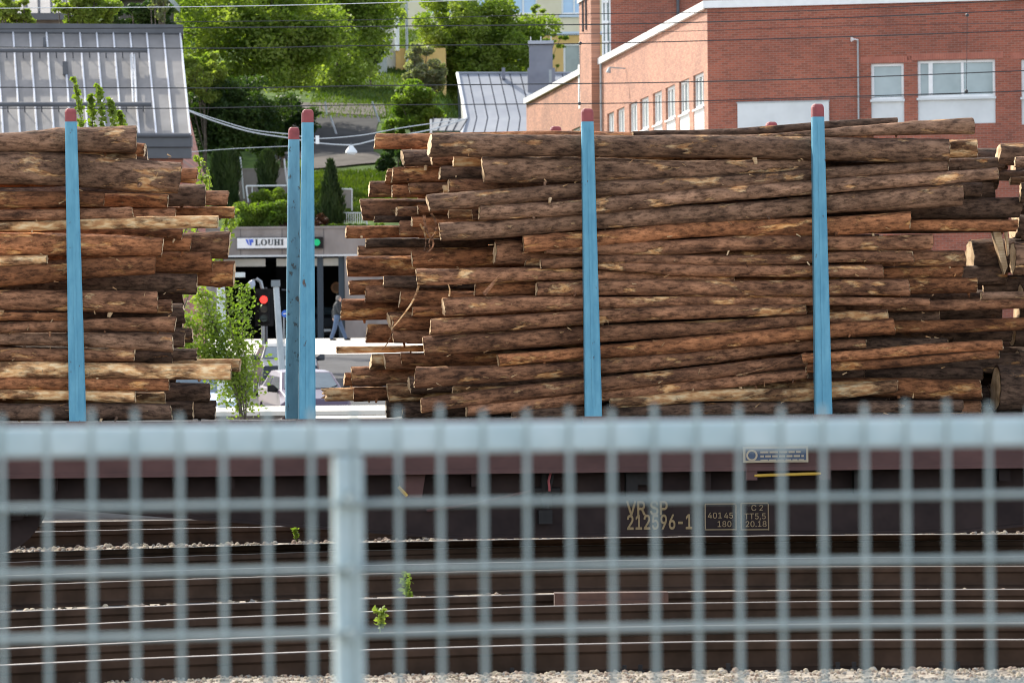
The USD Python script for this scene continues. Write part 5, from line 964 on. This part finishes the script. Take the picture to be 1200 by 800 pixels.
# ------------------------------------------------------------------ hillside details
def on_hill(px, Y): x = at(px, 200, Y)[0]; return np.array([x, Y, float(hill_h(np.array([x]), np.array([float(Y)]))[0])])
def hill_hit(px, py):
    d = ray(px, py); lo, hi = GY + 1, 420.
    for _ in range(50):
        mid = (lo + hi) / 2; p = CAMP + d * mid / d[1]
        if p[2] > hill_h(np.array([p[0]]), np.array([p[1]]))[0]: lo = mid
        else: hi = mid
    p = CAMP + d * lo / d[1]; p[2] = hill_h(np.array([p[0]]), np.array([p[1]]))[0]; return p
# paths laid on the slope
def path_sheet(name, L_, R_, mat, lift=.05, **kw):
    v, f = [], []
    n = 14
    for (a, b) in zip(L_, R_):
        pa, pb = hill_hit(*a), hill_hit(*b)
        for k in range(n): p = pa + (pb - pa) * k / (n - 1); p[2] = hill_h(np.array([p[0]]), np.array([p[1]]))[0] + lift; v.append(p)
    for i in range(len(L_) - 1):
        for k in range(n - 1): f.append([i * n + k, i * n + k + 1, (i + 1) * n + k + 1, (i + 1) * n + k])
    m = MB().add(v, f); return m.build(name, mat, smooth=True, **kw)
PATH = pm('hill_path_asphalt', (.036, .036, .038), (.060, .059, .059), .8, .95, spec=.1); GRAV = pm('hill_path_gravel', (.09, .08, .072), (.14, .125, .112), .8, .95, spec=.1)
path_sheet('hill_path', [(300, 190), (320, 160), (338, 138), (345, 130)], [(437, 186), (440, 160), (442, 148), (446, 138)], PATH, kind='structure')
path_sheet('gravel_path', [(318, 131), (330, 126), (338, 122)], [(452, 139), (452, 132), (450, 124)], GRAV, .09, kind='structure')
path_sheet('gravel_path', [(360, 200), (362, 193), (366, 187)], [(450, 192), (450, 186), (440, 180)], GRAV, .09, kind='structure')
def railing(label, pts, up, n, mat, r=.03, cat='railing', bars=True, Y=None):
    P = [at(x, y, Y) for x, y in pts]; t = thing('railing', label, cat, tuple(P[0])); m = MB(); m.tube(P, r, 6); m.build('handrail', mat, t)
    return t, P
RW = pm('railing_white', (.66, .68, .70), None, rough=.5)
Yr = 207.5
def frame(label, quad, Y, r=.03, name='railing', cat='railing', mat=None):
    P = [at(x, y, Y) for x, y in quad]; t = thing(name, label, cat, tuple(P[0])); 
    for a, b in zip(P[:-1], P[1:]): m = MB(); m.tube([a, b], r, 6); m.build('rail_bar', mat or RW, t)
    return t
frame('slanted white stair handrail left of the round thuja', [(281.5, 184), (286, 233)], 209.5, .045)
frame('slanted white handrail beside the blue stakes on the hill stair', [(333, 186), (336, 212), (341, 236)], 209.5, .045)
frame('white U-shaped railing behind the clipped hedge', [(291, 237), (288.5, 218), (336, 217.5)], 208.2, .04)
frame('thin inner post of the U-shaped white railing', [(295.5, 233), (295.5, 219)], 208.3, .025)
t = frame('white frame around a grey board beside the tall conical thuja', [(399, 249), (399, 221.5), (412.5, 221.5), (412.5, 247)], 208.2, .035, 'board_frame', 'frame')
q0, q1 = at(400, 244, 208.3), at(412, 222.5, 208.3); MB().box(q0[0], q1[0], 208.3, 208.38, q0[2], q1[2]).build('grey_board', GARAGE_WALL, t)
P0, P1 = at(401, 249.5, 206.5), at(426.5, 249.5, 206.5); zb_ = at(414, 262, 206.5)[2]; t = thing('picket_railing', 'low white picket railing right of the conical thuja', 'railing', tuple(P0)); m = MB(); m.tube([P0, P1], .03, 6); m.build('handrail', RW, t)
for k in range(11): x = P0[0] + (P1[0] - P0[0]) * k / 10; m = MB(); m.tube([(x, 206.5, zb_), (x, 206.5, P0[2] + (P1[2] - P0[2]) * k / 10)], .018, 5); m.build('picket', RW, t)
m = MB(); m.tube([at(427, 250, 206.6), at(430, 263, 206.6)], .05, 6); m.build('end_post', RW, t)
for (lab, a, b) in (('thin leaning grey pole by the hill path, left of the pair', (381, 119), (383.5, 136)), ('leaning grey pole crossing the dark hill path', (387, 136), (396, 158)), ('pale leaning pole at the right edge of the hill path', (436, 119), (446, 143))):
    pb = hill_hit(b[0], b[1]); pt = at(a[0], a[1], pb[1]); t = thing('leaning_pole', lab, 'pole', tuple(pb)); m = MB(); m.tube([pb - Z * .2, pt], .06, 6); m.build('shaft', GREYMETAL, t)
# grey concrete stair walls on the terrace
for lab, x0, x1, y0, y1, Y in (('grey concrete stair wall behind the two thujas', 276, 341, 199, 240, 211), ):
    q0, q1 = at(x0, y1, Y), at(x1, y0, Y); t = thing('stair_wall', lab, 'wall', tuple(q0)); MB().box(q0[0], q1[0], Y, Y + .3, q0[2] - 1, q1[2]).build('wall_slab', GARAGE_WALL, t)
    for k in range(5): MB().box(q0[0] + (q1[0] - q0[0]) * k / 5 + .005, q0[0] + (q1[0] - q0[0]) * (k + 1) / 5 - .005, Y - .04, Y + .34, q1[2] + .002, q1[2] + .08).build('coping_stone', GARAGE_WALL, t)

# ------------------------------------------------------------------ trees and shrubs
def fol(t, blobs, n, size, mat, seed, name='crown', shell=.55, flat=.75, aspect=.62):
    """leaves spread through irregular clumps; blobs: (centre, radius)"""
    r_ = np.random.RandomState(seed); vol = np.array([b[1] ** 2.2 for b in blobs]); cnt = np.maximum(3, (n * vol / vol.sum()).astype(int)); cs = []
    for (c, R), k in zip(blobs, cnt):
        d = r_.normal(size=(k, 3)); d /= np.linalg.norm(d, axis=1, keepdims=True); rad = R * (shell + (1 - shell) * r_.rand(k) ** .6) * (1 + .35 * (meshkit.noise(d * 2.3 + np.array(c) * 1.3, seed) - .5))
        cs.append(np.array(c) + d * rad[:, None] * np.array([1, 1, flat]))
    c = np.vstack(cs); v, f = leafquads(c, size, r_, aspect=aspect); part(name, (v, f), mat, t)
def tree(label, ctr, base, ext, nb, n, size, leaf, seed, trunk_r=.22, name='tree', cat='tree', group=None, br=(.22, .42)):
    """ctr: centre of the crown; ext: half sizes of the crown"""
    r_ = np.random.RandomState(seed); ctr, base, ext = map(np.array, (ctr, base, ext)); t = thing(name, label, cat, tuple(base), group); blobs = []
    for k in range(nb):
        d = r_.normal(size=3); d /= np.linalg.norm(d); q = ctr + d * ext * r_.uniform(.35, 1.0); blobs.append((q, min(ext) * r_.uniform(*br)))
    top = ctr + np.array([0, 0, ext[2] * .5]); m = MB(); k1 = base + (top - base) * .4 + r_.normal(size=3) * .15 * min(ext) * [1, 1, 0]; m.tube([base - Z * .3, base + (k1 - base) * .5, k1, top], [trunk_r * 1.3, trunk_r, trunk_r * .8, trunk_r * .15], 8); m.build('trunk', TRUNK, t, smooth=60)
    for q, R in blobs[:min(nb, 14)]:
        s = base + (top - base) * r_.uniform(.3, .75); m = MB(); mid = (s + q) / 2 + Z * .2; m.tube([s, mid, q], [trunk_r * .4, trunk_r * .25, .02], 5); m.build('limb', TRUNK, t)
    
    k = 0                                   # ragged sprays outside the clumps
    for b_ in list(blobs): 
        if r_.rand() < .5: d = r_.normal(size=3); d /= np.linalg.norm(d); blobs.append((b_[0] + d * b_[1] * 1.1, b_[1] * r_.uniform(.3, .6)))
    fol(t, blobs, n, size, LEAF[leaf], seed, shell=.35); return t
def tree_px(label, px, py, Y, rx, ry, nb, n, size, leaf, seed, base=None, **kw):
    c = at(px, py, Y); k = Y / F; b = on_hill(px, Y) if base is None else np.array(base); return tree(label, c, b, (rx * k, min(rx * k, 4.2) * .8, ry * k), nb, n, size, leaf, seed, **kw)
tree_px('broad lime-green maple left of centre, lit through its leaves', 296, 40, 243, 106, 80, 100, 36000, .24, 'lime', 11, trunk_r=.2, name='maple_tree')
tree_px('lime-green maple behind and right of the broad one, over the lawn', 398, 24, 262, 74, 74, 70, 20000, .25, 'lime', 12, trunk_r=.13, name='maple_tree')
tree_px('leafy green maple in front of the cream apartment house', 556, 60, 273, 96, 88, 130, 42000, .24, 'lime', 13, trunk_r=.2, name='maple_tree', br=(.14, .32))
tree_px('yellow-green maple sprays at the right of the apartment house windows', 634, 48, 276, 34, 46, 60, 3000, .22, 'lime', 14, trunk_r=.05, name='maple_tree', br=(.06, .2))
tree_px('pale flowering shrub under the maple beside the ochre annex', 496, 82, 226, 28, 34, 40, 7000, .18, 'pale', 15, trunk_r=.08, name='flowering_shrub', cat='shrub')
tree_px('dark green bush left of the lean-to roof', 486, 132, 219, 40, 44, 50, 14000, .2, 'mid', 16, trunk_r=.08, name='bush', cat='shrub')
tree_px('dark bush between path and log stack under the hanging lamp', 466, 186, 213, 26, 18, 24, 5000, .18, 'dark', 17, trunk_r=.06, name='bush', cat='shrub')
tree_px('deep green thicket shrub below the broad maple, beside the grey roof', 268, 138, 217, 62, 52, 60, 20000, .2, 'dark', 18, trunk_r=.12, name='thicket_shrub', cat='shrub')
tree_px('shaded thicket shrub right of the first one, above the hill stair', 326, 150, 221, 44, 34, 40, 10000, .2, 'dark', 19, trunk_r=.1, name='thicket_shrub', cat='shrub')
tree_px('yellowish small tree just right of the grey roof', 238, 90, 216, 28, 34, 36, 7000, .2, 'lime', 20, trunk_r=.1, name='small_tree')
tree_px('lime shrub at the top left corner above the roof ridge', 20, 16, 160, 26, 18, 26, 4200, .15, 'lime', 21, base=(at(20, 0, 160)[0], 160, 3), trunk_r=.08, name='young_tree')
tree_px('lime young tree rising behind the middle of the left roof ridge', 96, 12, 162, 44, 26, 40, 8000, .15, 'lime', 22, base=(at(96, 0, 162)[0], 162, 3), trunk_r=.1, name='young_tree')
tree_px('dark bush with pale twigs behind the right end of the roof ridge', 164, 20, 175, 42, 26, 34, 7000, .15, 'dark', 23, base=(at(168, 0, 175)[0], 175, 3), trunk_r=.08, name='bush', cat='shrub')
tree_px('pale blossom bush beside the right end of the roof ridge', 186, 10, 172, 16, 14, 9, 900, .16, 'pale', 24, base=(at(186, 0, 172)[0], 172, 3), trunk_r=.05, name='blossom_bush', cat='shrub', br=(.2, .5))
for i, (px, Y, py, rx, ry, lf) in enumerate(((230, 300, -40, 80, 70, 'mid'), (330, 320, -30, 70, 60, 'mid'), (420, 305, -30, 60, 60, 'dark'), (160, 290, -30, 60, 60, 'dark'), (60, 290, -50, 90, 60, 'mid'), (480, 330, -40, 60, 60, 'dark'))):
    tree_px(['tall tree on the crest behind the broad maple', 'tall tree on the crest between the two maples', 'dark tree at the top of the lawn', 'dark tree behind the garden house', 'tall tree behind the dark roofed house', 'dark crest tree left of the apartment house'][i], px, py, Y, rx, ry, 50, 10000, .36, lf, 40 + i, trunk_r=.3, name='crest_tree', group='trees on the crest')
tree_px('small dark shrub on the lawn edge beside the grey post', 436, 66, 262, 14, 14, 10, 900, .25, 'dark', 27, trunk_r=.05, name='bush', cat='shrub')
# thujas: columns of upright sprays
def thuja(label, px, ytop, ybot, w, Y, seed, leaf='conifer', cone=False, n=6000):
    r_ = np.random.RandomState(seed); b = at(px, ybot, Y); tp = at(px, ytop, Y); Hh = tp[2] - b[2]; t = thing('thuja', label, 'conifer', tuple(b)); k = Y / F * w
    m = MB(); m.tube([b - Z * .5, b + Z * Hh * .8], [.08, .02], 6); m.build('trunk', TRUNK, t)
    h = r_.rand(n) ** (.75 if not cone else 1.25); a = r_.uniform(0, 2 * math.pi, n); prof = (np.clip(1.02 - h, 0, 1) ** .85 if cone else np.clip((1 - h) * 3.2, 0, 1) ** .55 * (.85 + .15 * np.sin(h * 7 + seed))) * np.clip(.55 + h * 5, 0, 1)
    rad = k * prof * (.60 + .55 * r_.rand(n) ** 1.6) * (1 + .22 * np.sin(a * 5 + h * 9 + seed)); c = np.stack([b[0] + np.cos(a) * rad, b[1] + np.sin(a) * rad, b[2] + h * Hh], 1)
    s = .16 * r_.uniform(.6, 1.4, n)[:, None]; o = np.stack([np.cos(a), np.sin(a), 0 * a], 1); u = o * .35 + Z + r_.normal(size=(n, 3)) * .18; u /= np.linalg.norm(u, axis=1, keepdims=True); w_ = np.cross(u, o + r_.normal(size=(n, 3)) * .5); w_ /= np.linalg.norm(w_, axis=1, keepdims=True)
    v = np.stack([c - w_ * s * .28, c + w_ * s * .28, c + u * s * 1.6], 1).reshape(-1, 3); part('crown', (v, np.arange(3 * n).reshape(-1, 3)), LEAF[leaf], t)
thuja('broad dark columnar thuja nearest the left stack, left stem', 257, 180, 245, 10, 209, 1); thuja('broad dark columnar thuja right of its twin at the stair', 270, 179, 250, 10, 208.6, 2)
thuja('slim dark thuja standing behind the clipped hedge', 313.5, 181, 232, 10.5, 208.9, 3); thuja('tall conical thuja with lit left side, right of the blue stakes', 388, 192, 265, 16, 206.6, 4, cone=True, n=9000)
# clipped hedge and plants on the wall top
def hedge(label, px0, px1, y0, y1, Y, n, seed, leaf='mid', name='hedge', size=.14):
    a, b = at(px0, y1, Y), at(px1, y0, Y); t = thing(name, label, 'hedge' if name == 'hedge' else 'shrub', tuple((a + [b[0], b[1], a[2]]) / 2)); r_ = np.random.RandomState(seed); bl = []
    hh = b[2] - a[2]; nb = max(6, int((b[0] - a[0]) / .09)); R = min(.42, hh * .34)
    for k in range(nb): x = a[0] + R * .6 + (b[0] - a[0] - R * 1.2) * (k + r_.rand()) / nb; bl.append(((x, Y + r_.uniform(-.3, .6), a[2] + hh * r_.uniform(.12, .74)), R * r_.uniform(.7, 1.1)))
    fol(t, bl, n, size, LEAF[leaf], seed, 'foliage')
    m = MB(); 
    for k in range(6): x = a[0] + (b[0] - a[0]) * (k + .5) / 6; m.tube([(x, Y + .1, a[2] - .3), (x, Y + .1, b[2] - .3)], .03, 5)
    m.build('stems', TRUNK, t)
hedge('clipped green hedge on the garage roof above the sign', 274, 342, 229, 270, 205.6, 9000, 31)
hedge('second bulge of green hedge behind, around the slim thuja', 294, 342, 219, 240, 207.2, 3600, 32)
hedge('russet shrub beside the foot of the conical thuja', 368, 384, 249, 266, 205.3, 1100, 33, 'russet', 'russet_shrub'); hedge('russet shrub at the hedge end near the stakes', 325, 341, 255, 269, 205.2, 700, 34, 'russet', 'russet_shrub')
hedge('low creeping green plants along the wall top on the right', 372, 450, 261, 270, 205.1, 2600, 35, 'mid', 'creeping_shrub')
# longer grass on the slope where the sun strikes
t = thing('lawn_grass', 'rough sunlit grass on the hill lawn and bank', 'grass', (-8, 240, 14), kind='stuff'); r_ = np.random.RandomState(50); n = 26000
xx = np.r_[r_.uniform(-11, -4.0, n // 2), r_.uniform(-11, -3, n // 2)]; yy = np.r_[r_.uniform(209, 226, n // 2), r_.uniform(240, 290, n // 2)]; zz = hill_h(xx, yy); c = np.stack([xx, yy, zz], 1)
gone = ((yy > 226) & (yy < 246)); c = c[~gone]; n = len(c); a = r_.uniform(0, 6.28, n); w_ = np.stack([np.cos(a), np.sin(a), 0 * a], 1) * .05; hgt = r_.uniform(.08, .26, n)[:, None]; tip = c + np.stack([r_.normal(size=n) * .05, r_.normal(size=n) * .05, 0 * a], 1) + Z * hgt
v = np.stack([c - w_, c + w_, tip], 1).reshape(-1, 3); part('blades', (v, np.arange(3 * n).reshape(-1, 3)), leafmat('grass_blades', (.09, .15, .02), (.20, .27, .04), .45), t)
# birch sapling in the gap and shoots around the left stack
def sapling(label, stems, Y, n, size, seed, spread, leaf='near', ground=-.22, name='birch_sapling', twigs=.35):
    r_ = np.random.RandomState(seed); P0 = at(*stems[0][0], Y); t = thing(name, label, 'sapling', (P0[0], Y, ground)); cs = []
    for st_ in stems:
        P = [at(x, y, Y + r_.uniform(-.2, .2)) for x, y in st_]; P = np.array(P); q = np.linspace(0, 1, 9); C = spline(np.linspace(0, 1, len(P)), P, q); m = MB(); m.tube(C, np.linspace(.013, .003, 9), 5); m.build('stem', TRUNK, t)
        k = int(n / len(stems)); u = (r_.rand(k) ** .8) * .86 + .14; base = spline(q, C, u); sp = spread * (.35 + .65 * np.sin(np.pi * np.clip(u, 0, 1) ** .8)); cs.append(base + r_.normal(size=(k, 3)) * sp[:, None] * [.5, .5, .35])
    c = np.vstack(cs); v, f = leafquads(c, size, r_, aspect=.75); part('crown', (v, f), LEAF[leaf], t)
sapling('bright green birch sapling filling the gap right of the left stack', [[(286, 505), (272, 440), (250, 390), (232, 345)], [(288, 505), (280, 430), (268, 370), (262, 318)], [(288, 505), (288, 440), (284, 390), (288, 335)], [(286, 505), (262, 425), (236, 395), (214, 372)], [(286, 505), (268, 420), (246, 370), (236, 340)], [(286, 505), (266, 432), (228, 410), (212, 400)], [(286, 505), (276, 440), (258, 400), (246, 375)], [(287, 505), (282, 470), (284, 430), (280, 400)], [(286, 505), (274, 450), (254, 425), (240, 410)]], 66, 5200, .06, 61, .31)
sapling('thin leafy birch whip rising past the ends of the left stack', [[(190, 500), (214, 340), (250, 300), (267, 250)], [(190, 500), (220, 345), (262, 290), (274, 244)]], 64, 420, .075, 62, .12, name='birch_whip')
sapling('two-armed leafy whip beside the top of the left stack', [[(180, 500), (205, 300), (236, 225), (228, 182)], [(180, 500), (210, 310), (243, 235), (242, 205)]], 60, 330, .07, 63, .07, name='birch_whip')
sapling('leafy shoots sticking up in front of the grey roof', [[(100, 500), (102, 260), (97, 160), (86, 90)], [(112, 500), (112, 260), (109, 160), (106, 112)], [(122, 500), (124, 260), (120, 150), (114, 99)], [(136, 500), (134, 260), (134, 160), (128, 118)], [(146, 500), (146, 260), (143, 160), (140, 132)]], 56, 1500, .07, 64, .07, name='birch_whip')
sapling('white-leaved tendril hanging right of the left roof', [[(190, 500), (220, 300), (246, 225), (232, 184)]], 58, 90, .06, 65, .04, name='birch_whip')
# ------------------------------------------------------------------ overhead lines
WIRE = pm('dark_wire', (.035, .037, .04), None, rough=.5, metal=.4); WLIGHT = pm('pale_wire', (.45, .47, .48), None, rough=.5)
def wire(label, pts, Y, r, mat=WIRE, group='overhead line wires', slope=0.0, name='overhead_wire'):
    P = np.array([at(x, y, Y + slope * (x - 600)) for x, y in pts]); ts = np.linspace(0, 1, len(P)); q = np.linspace(0, 1, 40); C = spline(np.array([p[0] for p in pts], float), P, np.linspace(pts[0][0], pts[-1][0], 40)); t = thing(name, label, 'wire', tuple(C[20]), group); m = MB(); m.tube(C, r, 5); m.build('strand', mat, t); return t
wire('highest pale overhead wire near the top edge on the left', [(-400, 14), (0, 10), (200, 8.5), (330, 6.5), (500, 2), (800, -8), (1600, -45)], 64, .006, WLIGHT)
ma = wire('upper dark catenary wire crossing the apartment house', [(-400, 36), (200, 33), (400, 31.5), (690, 29), (900, 24), (1200, 12), (1600, -8)], 71, .0085)
wire('second faint wire just above the upper catenary wire', [(200, 26), (400, 24), (600, 18.5), (700, 16.5), (900, 14), (1200, 0), (1600, -20)], 74, .006)
mb = wire('middle dark wire crossing just under the lit parapet', [(-400, 54), (0, 55.5), (300, 56.5), (400, 54), (600, 52.5), (700, 51), (900, 46), (1200, 36), (1600, 18)], 76, .0085)
wire('faint wire over the upper brickwork below the coping', [(640, 41), (830, 36), (1000, 30.5), (1200, 27), (1600, 15)], 82, .005)
wa_ = wire('contact wire crossing the grey roofs, upper of the two lowest', [(-400, 100), (0, 102.5), (300, 103), (400, 101), (700, 98), (900, 94), (1165, 84.5), (1200, 83), (1600, 66)], 71, .0085)
wb_ = wire('lowest dark contact wire, just above the stake tips', [(-400, 125), (0, 127), (220, 127), (400, 123.5), (700, 121.5), (900, 116), (1200, 107), (1600, 92)], 76, .0085)
wire('thin wire under the contact wire over the front brickwork', [(830, 121), (900, 118), (1005, 115), (1200, 106)], 80, .004)
for lab, x, y0, y1, Y in (('dropper wire hanging before the wide front window', 1133.5, 18, 107, 76), ('short dropper wire above the middle stake', 680, 51, 121.5, 76)):
    t = thing('dropper_wire', lab, 'wire', tuple(at(x, y0, Y))); m = MB(); m.tube([at(x, y0, Y), at(x - 1, y1, Y)], .004, 4); m.build('strand', WIRE, t); m = MB(); c = at(x - 1, y1, Y); s_ = trimesh.creation.icosphere(1, .03); m.add(s_.vertices + c, s_.faces); c = at(x, y0, Y); m.add(s_.vertices + c, s_.faces); m.build('clamp', WIRE, t)
Yl = 132
wire('pale upper suspension cable sagging right from the grey roof', [(221, 129), (260, 142), (300, 153), (340, 157.5), (372, 162.5), (420, 159), (470, 150), (545, 140)], Yl, .014, WLIGHT, 'street lamp suspension cables', name='suspension_cable')
wire('brighter lower cable carrying the hanging street lamp', [(221, 130), (260, 145), (300, 156), (340, 162), (375, 168), (412, 170), (440, 164), (505, 152), (548, 138.5)], Yl, .020, WLIGHT, 'street lamp suspension cables', name='suspension_cable')
wire('faint cable passing below the hanging lamp cables on the left', [(225, 178), (280, 174), (340, 171.5)], Yl + 2, .010, WLIGHT, 'street lamp suspension cables', name='suspension_cable')
p = at(411.5, 173, Yl); t = thing('hanging_lamp', 'white street lamp hanging from the cable over the hill path', 'street lamp', tuple(p))
m = MB(); m.tube([p + Z * .06, p + Z * .0, p - Z * .10, p - Z * .16], [.05, .09, .17, .17], 14); m.build('lamp_shade', OFFWHITE, t, smooth=45); m = MB(); m.tube([p - Z * .155, p - Z * .2], [.14, .10], 14); m.build('lamp_bowl', WHITE, t, smooth=45); m = MB(); m.tube([p + Z * .05, p + Z * .14], .02, 6); m.build('hanger', DARKGREY, t)
p = at(372, 164, Yl); t = thing('cable_clamp', 'small white clamp joining the two lamp cables beside the stake', 'clamp', tuple(p)); MB().box(p[0] - .05, p[0] + .05, Yl - .04, Yl + .04, p[2] - .12, p[2] + .12).build('clamp_block', WHITE, t)

# ------------------------------------------------------------------ mesh fence close to the camera
FO = np.array([0, 5.4, 0.]); fa = np.array([math.cos(.18), math.sin(.18), 0]); fnn = np.array([-math.sin(.18), math.cos(.18), 0])
def fp(px, py, d=0): p = on_plane(px, py, FO + fnn * d, fnn); return float(np.dot(p - FO, fa)), float(p[2])
t = thing('mesh_fence', 'galvanised welded mesh fence close to the camera with a thick top rail', 'fence', (0, 5.4, -.2), frame=np.stack([fa, fnn, Z], 1))
sL, sR = fp(55, 550)[0], fp(1158, 550)[0]; step = (sR - sL) / 22
zr1, zr0 = fp(600, 494.5)[1], fp(600, 529.5)[1]; ztip = zr1 + .018
def round_bar(c0, c1, r, nm, mat, n=10): m = MB(); m.tube([c0, c1], r, n); return m.build(nm, mat, t, smooth=50)
FP = lambda s, d, z: FO + fa * s + fnn * d + Z * z
rr = random.Random(9)
for k in range(-6, 30):
    s = sL + k * step + rr.uniform(-.0008, .0008); round_bar(FP(s + rr.uniform(-.001, .001), -.004, -.15), FP(s, -.004, ztip + rr.uniform(-.004, .004)), .0033, 'vertical_wire', WIREMAT)
for y in (586.5, 662.5, 737, 812, 887): 
    z = fp(600, y)[1]; round_bar(FP(sL - 7 * step, .004, z), FP(sL + 30 * step, .004, z), .0033, 'horizontal_wire', WIREMAT)
    round_bar(FP(sL - 7 * step, -.012, z - .0005), FP(sL + 30 * step, -.012, z - .0005), .0033, 'horizontal_wire', WIREMAT)
rm = m3.Manifold.cube([1, 1, 1], True)
def rbox(s0, s1, d0, d1, z0, z1, nm, rad=.005):
    c = [(a, b, c_) for a in (s0 + rad, s1 - rad) for b in (d0 + rad, d1 - rad) for c_ in (z0 + rad, z1 - rad)]; k = hullpts(c, rad).to_mesh(); v = k.vert_properties[:, :3]; return part(nm, (FO + v[:, :1] * fa + v[:, 1:2] * fnn + v[:, 2:3] * Z, k.tri_verts), GALV, t, smooth=50)
rbox(sL - 7 * step, sL + 30 * step, .010, .042, zr0, zr1, 'top_rail')
sp_ = fp(411.5, 600)[0]; rbox(sp_ - .0168, sp_ + .0168, .0105, .0415, -.15, zr0 - .001, 'fence_post')
for z in (zr0 - .05, fp(600, 662.5)[1], fp(600, 737)[1]): m = MB(); m.tube([FP(sp_, -.02, z - .002), FP(sp_, .01, z - .002)], .008, 8); m.build('mesh_clamp', WIREMAT, t, smooth=40)
for k in (-1, 1): s = sp_ + k * 2.4; rbox(s - .0165, s + .0165, .0105, .0415, -.15, zr0 - .001, 'fence_post')
